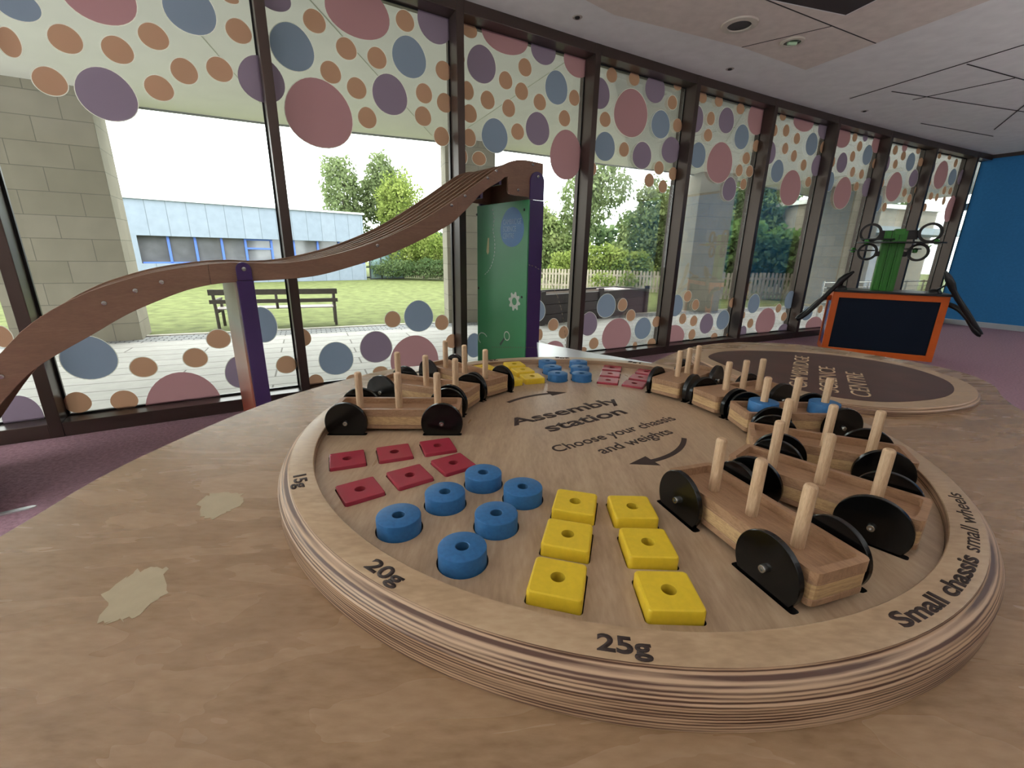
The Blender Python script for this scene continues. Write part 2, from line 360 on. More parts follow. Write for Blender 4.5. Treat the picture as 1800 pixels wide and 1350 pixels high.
# facade: one window per bay, mullions, sill and header
DOTS = [d.split(',') for d in "G,1.425,2.075,0.076,0.063;P,1.728,2.205,0.148,0.133;O,1.363,1.914,0.039,0.06;O,1.566,1.973,0.063,0.06;O,1.76,1.97,0.063,0.06;O,1.921,2.065,0.063,0.059;G,2.101,2.229,0.118,0.114;O,2.318,2.181,0.062,0.059;O,2.299,2.327,0.04,0.022;O,2.03,1.93,0.06,0.061;O,2.198,1.972,0.062,0.06;O,1.904,1.827,0.062,0.059;O,1.472,1.777,0.062,0.061;V,1.679,1.757,0.12,0.12;V,2.403,1.962,0.119,0.12;V,2.519,2.388,0.086,0.064;O,2.726,2.325,0.063,0.06;G,2.587,2.163,0.118,0.122;O,2.794,2.074,0.061,0.06;P,2.989,2.439,0.196,0.145;O,3.288,2.459,0.061,0.059;V,3.501,2.511,0.125,0.134;O,2.9,2.222,0.061,0.059;O,3.089,2.211,0.061,0.06;G,3.307,2.26,0.115,0.12;O,2.946,2.015,0.061,0.06;V,3.162,2.016,0.117,0.119;P,2.706,1.833,0.199,0.193;O,3.001,1.855,0.059,0.062;O,3.402,2.065,0.059,0.06;O,3.389,1.923,0.06,0.06;O,3.552,2.23,0.06,0.058;O,3.556,2.033,0.061,0.061;O,3.525,1.815,0.059,0.061;O,3.754,2.514,0.059,0.047;P,4.043,2.555,0.197,0.126;V,3.849,2.326,0.115,0.119;V,4.382,2.531,0.114,0.104;O,4.218,2.378,0.059,0.059;P,4.719,2.531,0.142,0.128;O,3.662,2.332,0.053,0.043;O,3.733,2.14,0.05,0.059;O,4.05,2.262,0.058,0.058;O,4.192,2.214,0.059,0.058;O,3.898,2.107,0.058,0.06;O,4.08,2.082,0.057,0.059;G,4.519,2.296,0.11,0.118;O,4.363,2.169,0.058,0.057;O,4.701,2.255,0.055,0.057;O,3.749,1.995,0.059,0.059;O,3.745,1.836,0.054,0.059;G,3.961,1.877,0.111,0.118;O,4.164,1.933,0.058,0.057;V,4.351,1.979,0.113,0.118;O,4.611,2.092,0.057,0.059;P,4.645,1.821,0.166,0.191;O,3.826,1.704,0.057,0.048;O,3.696,1.702,0.031,0.051;O,5.083,2.487,0.058,0.055;O,5.339,2.509,0.061,0.057;V,5.6,2.476,0.121,0.116;O,5.882,2.55,0.054,0.042;V,4.963,2.331,0.11,0.116;P,5.337,2.237,0.198,0.19;O,5.837,2.401,0.062,0.058;G,5.715,2.201,0.119,0.117;O,5.044,2.147,0.06,0.058;O,5.939,2.225,0.062,0.058;G,5.063,1.937,0.116,0.115;O,5.288,1.94,0.059,0.059;V,5.516,1.916,0.119,0.114;V,5.887,2.004,0.125,0.114;O,5.751,1.834,0.063,0.058;O,5.953,1.8,0.062,0.059;O,5.638,1.713,0.06,0.058;O,5.829,1.674,0.057,0.057;O,4.93,1.745,0.053,0.057;O,6.239,2.509,0.057,0.051;O,6.475,2.513,0.06,0.05;O,6.817,2.497,0.062,0.051;V,6.185,2.314,0.101,0.118;O,6.391,2.347,0.059,0.06;V,6.627,2.362,0.118,0.117;P,7.113,2.458,0.156,0.166;O,6.382,2.196,0.061,0.057;G,6.904,2.246,0.116,0.118;O,7.167,2.191,0.06,0.058;G,6.272,2.002,0.115,0.117;P,6.617,1.967,0.196,0.194;O,7.031,2.055,0.063,0.059;O,6.944,1.926,0.058,0.059;O,7.121,1.934,0.06,0.058;V,6.828,1.73,0.11,0.119;O,7.05,1.797,0.053,0.056;O,7.537,2.528,0.056,0.041;P,7.929,2.537,0.191,0.109;V,8.37,2.513,0.143,0.113;O,7.639,2.4,0.058,0.06;O,7.427,2.376,0.06,0.059;O,7.86,2.347,0.058,0.058;G,8.164,2.323,0.114,0.121;O,7.678,2.223,0.056,0.058;O,7.863,2.166,0.055,0.06;V,7.419,2.151,0.102,0.115;O,8.081,2.09,0.057,0.06;O,8.397,2.317,0.054,0.065;V,8.348,2.111,0.105,0.117;G,7.607,1.981,0.112,0.119;P,7.912,1.825,0.196,0.194;O,8.239,1.919,0.059,0.058;P,8.754,2.475,0.172,0.124;O,9.017,2.501,0.053,0.053;V,9.248,2.534,0.057,0.057;P,9.549,2.486,0.121,0.111;O,9.165,2.413,0.057,0.058;G,9.388,2.336,0.109,0.119;O,9.057,2.285,0.056,0.06;V,8.856,2.192,0.11,0.116;O,8.665,2.182,0.042,0.057;O,9.597,2.255,0.055,0.061;O,9.132,2.111,0.053,0.06;O,9.348,2.104,0.055,0.057;P,9.012,1.848,0.187,0.194;O,9.292,1.95,0.056,0.054;V,9.549,1.96,0.114,0.117;G,8.685,1.958,0.086,0.113;O,10.014,2.461,0.057,0.057;P,10.227,2.524,0.065,0.065;O,10.598,2.511,0.059,0.04;O,10.246,2.413,0.059,0.057;G,10.469,2.356,0.112,0.116;O,10.738,2.381,0.068,0.057;O,10.095,2.293,0.056,0.057;V,9.872,2.282,0.08,0.112;V,10.656,2.162,0.116,0.115;O,9.894,2.037,0.039,0.058;P,10.209,2.013,0.191,0.191;O,10.512,1.96,0.06,0.057;O,10.831,2.018,0.066,0.061;O,10.684,1.893,0.056,0.059;O,10.084,1.742,0.057,0.058;G,9.91,1.781,0.081,0.108;O,10.833,1.775,0.056,0.054;O,11.19,2.507,0.047,0.038;O,11.48,2.514,0.051,0.032;O,11.707,2.458,0.051,0.059;P,11.381,2.265,0.18,0.192;G,11.722,2.264,0.112,0.117;V,11.097,2.346,0.056,0.096;O,11.114,2.143,0.043,0.057;O,11.592,2.067,0.051,0.059;O,11.774,2.074,0.054,0.054;O,11.258,1.964,0.059,0.053;O,11.428,1.959,0.046,0.056;O,11.664,1.925,0.046,0.06;P,11.917,1.819,0.135,0.196;V,11.965,2.284,0.068,0.108;O,11.163,1.798,0.053,0.056;O,1.044,0.548,0.036,0.055;V,1.027,0.111,0.081,0.117;O,1.208,0.605,0.028,0.041;G,1.351,0.402,0.119,0.124;O,1.577,0.321,0.063,0.06;O,1.835,0.35,0.062,0.06;P,1.737,0.048,0.199,0.221;O,1.254,0.152,0.058,0.062;O,1.455,0.132,0.064,0.061;O,1.973,0.458,0.063,0.059;V,2.057,0.229,0.082,0.106;G,2.227,0.53,0.083,0.115;O,2.335,0.248,0.062,0.06;O,2.455,0.426,0.055,0.061;O,2.507,0.102,0.053,0.054;G,2.661,0.256,0.118,0.12;V,2.952,0.315,0.118,0.119;P,3.249,0.188,0.196,0.193;O,3.089,0.517,0.06,0.06;G,3.296,0.529,0.114,0.12;O,3.487,0.468,0.057,0.06;O,3.573,0.308,0.057,0.058;O,2.969,0.128,0.054,0.033;O,2.763,0.088,0.049,0.035;G,3.773,0.254,0.075,0.104;G,4.403,0.517,0.089,0.097;O,4.592,0.381,0.058,0.057;O,4.717,0.3,0.055,0.06;O,4.44,0.297,0.035,0.053;P,4.613,0.147,0.115,0.079;V,5.017,0.362,0.105,0.116;G,5.225,0.532,0.119,0.116;O,5.438,0.533,0.061,0.063;O,5.567,0.418,0.061,0.059;P,5.396,0.224,0.199,0.174;G,5.759,0.271,0.117,0.117;O,5.955,0.332,0.063,0.059;O,5.098,0.161,0.06,0.058;O,5.914,0.1,0.063,0.051;O,5.666,0.1,0.032,0.032;O,4.967,0.109,0.047,0.026;G,6.225,0.495,0.107,0.118;O,6.393,0.592,0.06,0.06;O,6.541,0.493,0.057,0.06;O,6.359,0.343,0.056,0.06;O,6.546,0.308,0.058,0.061;V,6.775,0.265,0.114,0.119;G,7.06,0.293,0.115,0.117;P,6.235,0.15,0.184,0.129;O,6.547,0.151,0.058,0.062;O,6.946,0.1,0.059,0.043;O,7.201,0.09,0.035,0.035;O,7.189,0.495,0.062,0.06;G,7.599,0.469,0.113,0.118;V,7.474,0.123,0.074,0.075;O,7.597,0.223,0.058,0.059;P,7.902,0.23,0.198,0.174;O,8.124,0.393,0.058,0.056;O,8.277,0.276,0.059,0.057;V,8.32,0.101,0.113,0.077;G,8.338,0.494,0.113,0.116;O,7.442,0.332,0.022,0.042;G,8.784,0.295,0.126,0.094;P,9.004,0.126,0.195,0.116;O,9.078,0.345,0.056,0.056;V,9.284,0.282,0.075,0.097".split(';')]
DOTS = [(d[0], float(d[1])+2.4, float(d[2]), float(d[3]), float(d[4])) for d in DOTS]
def clip(poly, x0, x1, y0, y1):
    def cut(pl, f, inter):
        out = []
        for i in range(len(pl)):
            a = pl[i-1]; b = pl[i]; ia, ib = f(a), f(b)
            if ia != ib: out.append(inter(a, b))
            if ib: out.append(b)
        return out
    for f, k, v in ((lambda p: p[0] >= x0, 0, x0), (lambda p: p[0] <= x1, 0, x1), (lambda p: p[1] >= y0, 1, y0), (lambda p: p[1] <= y1, 1, y1)):
        if not poly: return poly
        def it(a, b, k=k, v=v):
            t = (v-a[k])/(b[k]-a[k]); return tuple(a[i]+(b[i]-a[i])*t for i in (0, 1))
        poly = cut(poly, f, it)
    return poly
MW = .055
tn = 2
for i in range(len(NODES)-1):
    a = Vector(NODES[i]); b = Vector(NODES[i+1]); d = b-a; L = d.length; ang = math.atan2(d.y, d.x)
    w = empty('window_%d' % (i+1), (a.x, a.y, 0), ang); struct(w)
    # mullion k sits right of its node (left of it up to the bay of the first post)
    m0 = 0 if i <= 3 else MW/1.0
    m1 = L-MW if i+1 <= 3 else L
    if i > 3: m0 = MW
    pane = MB().box(((m0+m1)/2, .008, (ZS+ZT_)/2), (m1-m0, .012, ZT_-ZS)).build('pane', M_glass, w)
    g = .011
    q = MB()
    for c, dd in (((m0+g/2, -.001, (ZS+ZT_)/2), (g, .005, ZT_-ZS)), ((m1-g/2, -.001, (ZS+ZT_)/2), (g, .005, ZT_-ZS)),
                  (((m0+m1)/2, -.001, ZS+g/2), (m1-m0-2*g, .005, g)), (((m0+m1)/2, -.001, ZT_-g/2), (m1-m0-2*g, .005, g))): q.box(c, dd)
    q.build('gasket', M_gasket, w)
    if i < 12:
        rnd = random.Random(100+i)
        for (c, s, z, ra, rb) in DOTS:
            s -= i*1.2
            if s+ra < m0+.004 or s-ra > m1-.004: continue
            th = rnd.uniform(0, 6.28); eg = .07; pl = []; pl2 = []
            for k in range(36):
                t = 2*PI*k/36; e = 1+eg*math.sin(t)*(1 if ra < .09 else .8)*.9+.02*math.cos(2*t+th)
                e = 1-eg*math.sin(t)+.015*math.cos(2*t+th)
                pl.append((s+ra*e*math.cos(t), z+rb*math.sin(t))); pl2.append((s+(ra*e+.004)*math.cos(t), z+(rb+.004)*math.sin(t)))
            pl = clip(pl, m0+.001, m1-.001, ZS+.002, ZT_-.002); pl2 = clip(pl2, m0+.001, m1-.001, ZS+.002, ZT_-.002)
            if len(pl) < 3: continue
            T = Matrix.Rotation(PI/2, 4, 'X')
            q = MB().add([T @ Vector((x, y, .0044)) for x, y in pl], [list(range(len(pl)))], 0)
            if len(pl) == 36 and len(pl2) == 36:
                q.add([T @ Vector((x, y, .0044)) for x, y in pl+pl2], [[k, (k+1) % 36, 36+(k+1) % 36, 36+k] for k in range(36)], 1)
            ob = q.build('dot_sticker', [M_dot[c], M_rim], w, auto=False)
            ob['label'] = DOTNAME[c]
    # posts and rails
    if i > 0:
        x0 = -MW if i <= 3 else 0
        q = MB().prism([(x0, -.13), (x0+MW, -.13), (x0+MW, .06), (x0, .06)], 0, ZCEIL).build('trim_%d' % tn, M_bronze, bevel=.003); tn += 1
        q.location = (a.x, a.y, 0); q.rotation_euler = (0, 0, ang); struct(q)
    s0 = (0 if i <= 3 else MW)+(0); s1 = L-(MW if i+1 <= 3 else 0)
    for (z0, z1) in ((0, ZS), (ZT_, ZCEIL)):
        q = MB().prism([(s0+.0005, -.128), (s1-.0005, -.128), (s1-.0005, .06), (s0+.0005, .06)], z0, z1).build('trim_%d' % tn, M_bronze, bevel=.003); tn += 1
        q.location = (a.x, a.y, 0); q.rotation_euler = (0, 0, ang); struct(q)

# outside plinth below floor level and roof over the room
def offs(P, d):
    out = []
    for i in range(len(P)):
        a = Vector(P[max(i-1, 0)]); b = Vector(P[min(i+1, len(P)-1)]); t = (b-a).normalized(); out.append((P[i][0]-t.y*d, P[i][1]+t.x*d))
    return out
pin = offs(NODES, .07); 
struct(MB().prism([tuple(p) for p in (NODES+pin[::-1])], GZ, -.001).build('wall_plinth', mat('plinth stone', (150, 145, 135), .9)))

# ceiling details
CE = ZCEIL
pb = [(.664, 3.648), (1.12, 3.83), (1.775, 4.096), (2.544, 4.506), (2.985, 3.439), (3.6, 1.9), (-.6, .2), (-1.2, 2.2)]
p_ = struct(MB().prism(pb, CE-.004, CE).build('trim_%d' % tn, M_ceil2)); tn += 1
def strip(a, b, w=.012, m=M_dark, z=.0065):
    global tn
    a = Vector(a); b = Vector(b); d = b-a
    q = MB().box((d.length/2, 0, CE-z+.003), (d.length, w, .0035)).build('trim_%d' % tn, m); tn += 1
    q.location = (a.x, a.y, 0); q.rotation_euler = (0, 0, math.atan2(d.y, d.x)); struct(q)
for a, b in (((1.40, 3.33), (2.757, 3.989)), ((1.775, 4.096), (2.25, 3.74)), ((3.45, 5.20), (3.878, 3.971)), ((3.70, 4.98), (5.60, 5.509)), ((3.797, 4.329), (5.2, 4.85)), ((4.9, 6.0), (6.3, 6.5)), ((5.3, 5.2), (6.0, 6.2)), ((4.1, 5.2), (4.5, 4.6))): strip(a, b, .009)
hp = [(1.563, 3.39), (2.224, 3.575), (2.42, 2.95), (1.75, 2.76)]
struct(MB().prism(hp, CE-.012, CE-.004).build('trim_%d' % tn, mat('painted recess shade', (52, 45, 44), .9))); tn += 1  # flat dark panel paints the shade of an open ceiling recess
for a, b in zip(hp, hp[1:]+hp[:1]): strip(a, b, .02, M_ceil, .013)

# ceiling fittings
def fitting(name, x, y, ro, ri, label, cat, inner, lamp=False):
    e = empty(name, (x, y, CE-.004))
    MB().lathe([(ri, -.004), (ri, -.012), (ro*.97, -.009), (ro, 0), (ri+.001, 0)], seg=36, cap=False).build('bezel', mat('off white bezel', (198, 192, 176), .5), e)
    MB().lathe([(0, -.003), (ri, -.003), (ri, 0), (0, 0)], seg=30, cap=False).build('grille' if not lamp else 'reflector', inner, e)
    if lamp: MB().tube([(-ri*.55, 0, -.012), (ri*.55, 0, -.012)], .012).build('lamp_tube', mat('lamp tube with green reflection', (190, 224, 184), .3), e)  # green reflection painted into the tube colour
    tag(e, label, cat); return e
fitting('ceiling_speaker', 1.584, 3.746, .125, .08, 'large round ceiling speaker with grey mesh in an off white ring', 'ceiling speaker', mat('grey speaker mesh', (74, 72, 72), .7, .2, .5, .3, 300))
fitting('ceiling_downlight', 2.111, 3.986, .085, .06, 'small round downlight with a greenish tube inside, right of the ceiling speaker', 'downlight', mat('dull reflector', (90, 92, 84), .25, .7), True)
for x, y, l in ((.413, 3.695, 'tiny round ceiling sensor nearest the large speaker on its left'), (1.883, 4.524, 'tiny round ceiling sensor above the fourth window post'), (3.902, 5.591, 'tiny pale round ceiling sensor furthest towards the blue wall')):
    e = empty('ceiling_sensor', (x, y, CE-.001)); tag(e, l, 'sensor')
    MB().lathe([(.018, 0), (.03, -.004), (.036, 0)], seg=24, cap=False).build('bezel', mat('sensor ring', (170, 164, 154), .5), e)
    MB().lathe([(0, -.012), (.016, -.008), (.018, 0)], seg=20, cap=False).build('lens', M_dark, e)
M_up = emit('added fill glow', (246, 247, 248), UPLIGHT_POWER)
M_up2 = emit('softer added fill glow', (246, 247, 248), UPLIGHT_POWER*.5)
# flush panels added as fill light over the unseen room behind the camera
for k, (x, y) in enumerate(((-1.6, -1.2), (1.0, -1.2), (3.6, -1.2), (6.2, -1.0), (-1.6, -3.0), (1.0, -3.0), (3.6, -3.0), (6.4, 1.6))):
    e = empty('added_light_panel', (x, y, CE)); 
    MB().box((0, 0, -.006), (1.2, .6, .010)).build('diffuser', emit('added panel diffuser', (248, 246, 242), PANEL_POWER), e)
    q = MB()
    for c, dd in (((0, .31, -.008), (1.24, .02, .016)), ((0, -.31, -.008), (1.24, .02, .016)), ((.61, 0, -.008), (.02, .6, .016)), ((-.61, 0, -.008), (.02, .6, .016))): q.box(c, dd)
    q.build('frame', M_wall, e)
    tag(e, 'added flush white rectangular light panel in the ceiling behind the camera', 'ceiling light', 'added light panels behind the camera')

# ------------------------------------------------------------------ outside
def block_mat(name, c1, c2, mort, bw, bh, ms=.006):
    M = bpy.data.materials.new(name); M.use_nodes = True
    n = M.node_tree; L = n.links; b = n.nodes['Principled BSDF']; b.inputs['Roughness'].default_value = .9
    t = n.nodes.new('ShaderNodeTexCoord'); sp = n.nodes.new('ShaderNodeSeparateXYZ'); ad = n.nodes.new('ShaderNodeMath'); cb = n.nodes.new('ShaderNodeCombineXYZ')
    L.new(t.outputs['Object'], sp.inputs[0]); L.new(sp.outputs[0], ad.inputs[0]); L.new(sp.outputs[1], ad.inputs[1]); L.new(ad.outputs[0], cb.inputs[0]); L.new(sp.outputs[2], cb.inputs[1])
    k = n.nodes.new('ShaderNodeTexBrick'); k.inputs['Color1'].default_value = lin(*c1); k.inputs['Color2'].default_value = lin(*c2); k.inputs['Mortar'].default_value = lin(*mort)
    k.inputs['Scale'].default_value = 1; k.inputs['Mortar Size'].default_value = ms; k.inputs['Brick Width'].default_value = bw; k.inputs['Row Height'].default_value = bh
    L.new(cb.outputs[0], k.inputs['Vector'])
    nz = n.nodes.new('ShaderNodeTexNoise'); nz.inputs['Scale'].default_value = 3; nz.inputs['Detail'].default_value = 8; L.new(t.outputs['Object'], nz.inputs['Vector'])
    mx = n.nodes.new('ShaderNodeMix'); mx.data_type = 'RGBA'; mx.blend_type = 'MULTIPLY'; mx.inputs['Factor'].default_value = .5
    rr = n.nodes.new('ShaderNodeMapRange'); rr.inputs['To Min'].default_value = .55; rr.inputs['To Max'].default_value = 1.35
    L.new(nz.outputs['Fac'], rr.inputs['Value'])
    L.new(k.outputs['Color'], mx.inputs['A']); L.new(rr.outputs[0], mx.inputs['B']); L.new(mx.outputs['Result'], b.inputs['Base Color'])
    bp = n.nodes.new('ShaderNodeBump'); bp.inputs['Strength'].default_value = .4; bp.inputs['Distance'].default_value = .01; bp.invert = True
    L.new(k.outputs['Fac'], bp.inputs['Height']); L.new(bp.outputs[0], b.inputs['Normal'])
    return M
def flatbrick(name, c1, c2, mort, bw, bh, ms, off=.5):
    M = bpy.data.materials.new(name); M.use_nodes = True
    n = M.node_tree; L = n.links; b = n.nodes['Principled BSDF']; b.inputs['Roughness'].default_value = .85
    t = n.nodes.new('ShaderNodeTexCoord')
    k = n.nodes.new('ShaderNodeTexBrick'); k.offset = off; k.inputs['Color1'].default_value = lin(*c1); k.inputs['Color2'].default_value = lin(*c2); k.inputs['Mortar'].default_value = lin(*mort)
    k.inputs['Scale'].default_value = 1; k.inputs['Mortar Size'].default_value = ms; k.inputs['Brick Width'].default_value = bw; k.inputs['Row Height'].default_value = bh
    L.new(t.outputs['Object'], k.inputs['Vector'])
    nz = n.nodes.new('ShaderNodeTexNoise'); nz.inputs['Scale'].default_value = 6; nz.inputs['Detail'].default_value = 8; L.new(t.outputs['Object'], nz.inputs['Vector'])
    mx = n.nodes.new('ShaderNodeMix'); mx.data_type = 'RGBA'; mx.blend_type = 'MULTIPLY'; mx.inputs['Factor'].default_value = .5
    rr = n.nodes.new('ShaderNodeMapRange'); rr.inputs['To Min'].default_value = .6; rr.inputs['To Max'].default_value = 1.3
    L.new(nz.outputs['Fac'], rr.inputs['Value'])
    L.new(k.outputs['Color'], mx.inputs['A']); L.new(rr.outputs[0], mx.inputs['B']); L.new(mx.outputs['Result'], b.inputs['Base Color'])
    return M
M_slab = flatbrick('paving slabs', (190, 186, 182), (180, 176, 172), (122, 118, 112), 2.4, .42, .012)
M_sett = flatbrick('grey setts', (150, 150, 150), (128, 128, 130), (52, 52, 54), .2, .11, .012)
M_grass = mat('lawn', (92, 98, 60), .95, 0, .1, .35, 3, .3)
def lawn():
    M = M_grass; n = M.node_tree; return M
# terrace frame: x along the lawn edge (24.6 degrees), y outward
TA = math.radians(24.6)
def tq(name, x0, x1, y0, y1, z0, z1, m, kind='structure'):
    o = MB().prism([(x0, y0), (x1, y0), (x1, y1), (x0, y1)], z0, z1).build(name, m); o.location = (-1.8, 11.2, 0); o.rotation_euler = (0, 0, TA); o['kind'] = kind; return o
tq('paving', -22, 30, -13, -.75, GZ-.2, GZ, M_slab)
tq('sett_strip', -22, 30, -.75, -.12, GZ-.2, GZ+.001, M_sett)
tq('kerb', -22, 30, -.12, 0, GZ-.2, GZ+.02, mat('pale kerb', (176, 170, 160), .9))
tq('lawn', -60, 80, 0, 70, GZ-.3, GZ, M_grass, 'stuff')
sn = [(p[0], p[1]) for p in offs(NODES, .07)]; sf = [(p[0], p[1]) for p in offs(NODES, 2.05)]
o = MB().prism(sn+sf[::-1], GZ-.1, GZ+.004).build('sett_strip', M_sett); struct(o)

# soffit
sedge = [(-14, 6.3), (-7.09, 9.22), (-5.06, 10.2), (-1.9, 11.37), (1.27, 12.95), (2.47, 13.7), (6.86, 15.6), (10.3, 18.1), (14.2, 21.0), (17, 23)]
M_soffit = mat('pale green cream soffit', (214, 212, 206), .8, 0, .2, .03, 3)
ZSOF = 3.52
o = MB().prism([(-9, -2)]+[(p[0]-.02, p[1]+.05) for p in NODES]+[(12, 9.5), (18, 12)]+sedge[::-1], ZSOF, ZSOF+.12).build('soffit', M_soffit); struct(o)
for k in range(len(sedge)-1):
    a = Vector(sedge[k]); b = Vector(sedge[k+1]); d = b-a
    o = MB().prism([(0, 0), (d.length, 0), (d.length, .05), (0, .05)], ZSOF-.03, ZSOF+.5).build('trim_%d' % tn, mat('grey fascia', (110, 112, 108), .6)); tn += 1
    o.location = (a.x, a.y, 0); o.rotation_euler = (0, 0, math.atan2(d.y, d.x)); struct(o)
# wall above the glazing up to the soffit
o = MB().prism(offs(NODES, -.1)+offs(NODES, .1)[::-1], ZCEIL+.15, ZSOF+.1).build('wall_above_windows', M_wall); struct(o)
for a, b in (((-3.6, 5.2), (-4.6, 8.9)), ((1.5, 5.2), (-1.3, 10.8)), ((3.2, 6.2), (5.6, 13.8)), ((-2.3, 3.5), (-1.9, 10.9))):
    a = Vector(a); b = Vector(b); d = b-a
    o = MB().box((d.length/2, 0, ZSOF-.001), (d.length, .012, .006)).build('trim_%d' % tn, mat('soffit joint', (168, 170, 152), .9)); tn += 1
    o.location = (a.x, a.y, 0); o.rotation_euler = (0, 0, math.atan2(d.y, d.x)); struct(o)

M_block = block_mat('pale stone blocks', (136, 128, 114), (126, 119, 104), (100, 95, 84), .78, .375)
def column(cx, cy, ang, w, d, label):
    """corner where the inward face meets the lit side face, inward face runs from it along local +x or -x"""
    o = MB().prism([(0, 0), (w, 0), (w, d), (0, d)] if w > 0 else [(w, 0), (0, 0), (0, d), (w, d)], GZ, ZSOF).build('stone_column', M_block)
    o.location = (cx, cy, 0); o.rotation_euler = (0, 0, math.radians(ang)); tag(o, label, 'column'); return o
column(-7.14, 8.28, 30, -1.75, .9, 'broad stone block column at the far left, outside the second window')
column(-1.63, 11.06, 20, 1.2, .55, 'stone block column half hidden behind the tall purple post')
column(5.68, 14.6, 9, 1.2, 1.0, 'stone block column in full view outside, right of the timber planter')
column(11.61, 16.16, 18, 1.4, 1.4, 'furthest stone block column, behind the orange cabinet')

# floor standing uplighters added out of view to brighten ceiling and table
for k, (x, y, br) in enumerate(((-4.4, .3, 1), (-3.2, -.4, 1), (-1.4, -2.4, 0), (2.9, -.8, 0), (4.8, 1.2, 0), (7.4, 2.2, 0))):
    e = empty('added_uplighter', (x, y, 0))
    MB().lathe([(0, 0), (.15, 0), (.15, .02), (.02, .03), (.018, .84), (.06, .86), (.20, 1.0), (.225, 1.02), (.215, 1.02), (.20, 1.005), (0, .99)], 0, None, 32, True, False).build('stand', M_wall, e)
    MB().lathe([(0, 1.006), (.198, 1.006), (.198, 1.0), (0, 1.0)], 0, None, 32, False, False).build('lamp_disc', M_up if br else M_up2, e)
    tag(e, 'added white floor standing uplighter in the room behind the camera', 'lamp', 'added uplighters behind the camera')

# far metal clad building
def frame_of(a, b): a = Vector(a); b = Vector(b); d = b-a; return a, d.length, math.atan2(d.y, d.x)
a, Lb, ab = frame_of((-16.702, 21.649), (-9.236, 28.095))
e = empty('metal_clad_building', (a.x, a.y, GZ), ab)
M_clad = block_mat('blue grey standing seam cladding', (126, 136, 150), (120, 131, 146), (88, 96, 106), .78, 50, .012)
M_clad.node_tree.nodes['Principled BSDF'].inputs['Roughness'].default_value = .6
q = MB()
q.prism([(-8, 0), (Lb, 0), (Lb, 8), (-8, 8)], 0, .98); q.prism([(-8, 0), (Lb, 0), (Lb, 8), (-8, 8)], 2.24, 3.82); q.prism([(-8, .35), (Lb, .35), (Lb, 8), (-8, 8)], .98, 2.24); q.prism([(-8, 0), (-.9, 0), (-.9, .35), (-8, .35)], .98, 2.24)
q.build('cladding', M_clad, e)
M_bglass = mat('dark building glass', (92, 92, 96), .08, 0, .8, .3, 1.2)
M_bframe = mat('blue window frame', (70, 104, 190), .5)
MB().box(((Lb-.9)/2, .32, 1.61), (Lb+.9, .02, 1.26)).build('window_band', M_bglass, e)
q = MB()
for s in (.25, 1.32, 2.44, 3.5, 4.74, 5.88, 7.17, 8.4, 9.7): q.box((s, .25, 1.61), (.10, .08, 1.26))
q.box((4.12, .25, 1.75), (1.16, .08, .08)); q.box((4.12, .25, 2.2), (1.16, .08, .08)); q.box((Lb/2-.4, .25, 1.02), (Lb+.9, .08, .07))
q.build('window_frame', M_bframe, e)
MB().prism([(-8.1, -.1), (Lb+.1, -.1), (Lb+.1, 8.1), (-8.1, 8.1)], 3.82, 3.92).build('roof', mat('light roof edge', (206, 212, 216), .6), e)
tag(e, 'long low blue grey metal clad building with a band of blue framed windows', 'building')
e = empty('glazed_porch', (-9.15, 28.6, GZ), ab)
q = MB()
for x in (0, .75, 1.5, 2.3):
    for y in (0, 1.6): q.box((x, y, 1.1), (.07, .07, 2.2))
for z in (.05, .7, 2.15):
    q.box((1.15, 0, z), (2.3, .06, .07)); q.box((1.15, 1.6, z), (2.3, .06, .07)); q.box((2.3, .8, z), (.06, 1.6, .07))
q.build('frame', mat('dark grey steel', (50, 54, 60), .5), e)
MB().box((1.15, .0, 1.1), (2.2, .01, 2.1)).build('pane', mat('dull porch glass', (110, 130, 130), .1, 0, .8, .4, 2), e)
tag(e, 'small dark framed glass porch at the right end of the metal clad building', 'porch')

# bench
M_bench = mat('weathered dark timber', (74, 66, 60), .7, 0, .3, .2, 12)
b0 = Vector((-6.47, 9.48)); b1 = Vector((-4.2, 10.38)); d = b1-b0; LB = d.length
e = empty('park_bench', (b0.x, b0.y, GZ+.01), math.atan2(d.y, d.x))
for x in (.02, LB/2, LB-.02):
    MB().tube([(x, .05, 0), (x, .03, .42), (x, -.05, .86)], .033, seg=6).build('rear_leg', M_bench, e) if x != LB/2 else MB().tube([(x, .03, .42), (x, -.04, .80)], .03, seg=6).build('back_stay', M_bench, e)
for x in (.04, LB-.04):
    MB().tube([(x, .52, 0), (x, .50, .62)], .033, seg=6).build('front_leg', M_bench, e)
    MB().box((x, .26, .63), (.06, .56, .035)).build('armrest', M_bench, e)
    MB().box((x, .28, .38), (.05, .5, .06)).build('seat_rail', M_bench, e)
for z, h in ((.80, .12), (.60, .085)):
    MB().box((LB/2, -.06, z), (LB+.12, .025, h)).build('back_rail', M_bench, e)
for k in range(5): MB().box((LB/2, .1+.1*k, .425), (LB+.04, .08, .022)).build('seat_slat', mat('paler seat timber', (150, 140, 136), .6, 0, .3, .15, 10), e)
tag(e, 'long dark timber bench seen from behind at the edge of the lawn', 'bench')

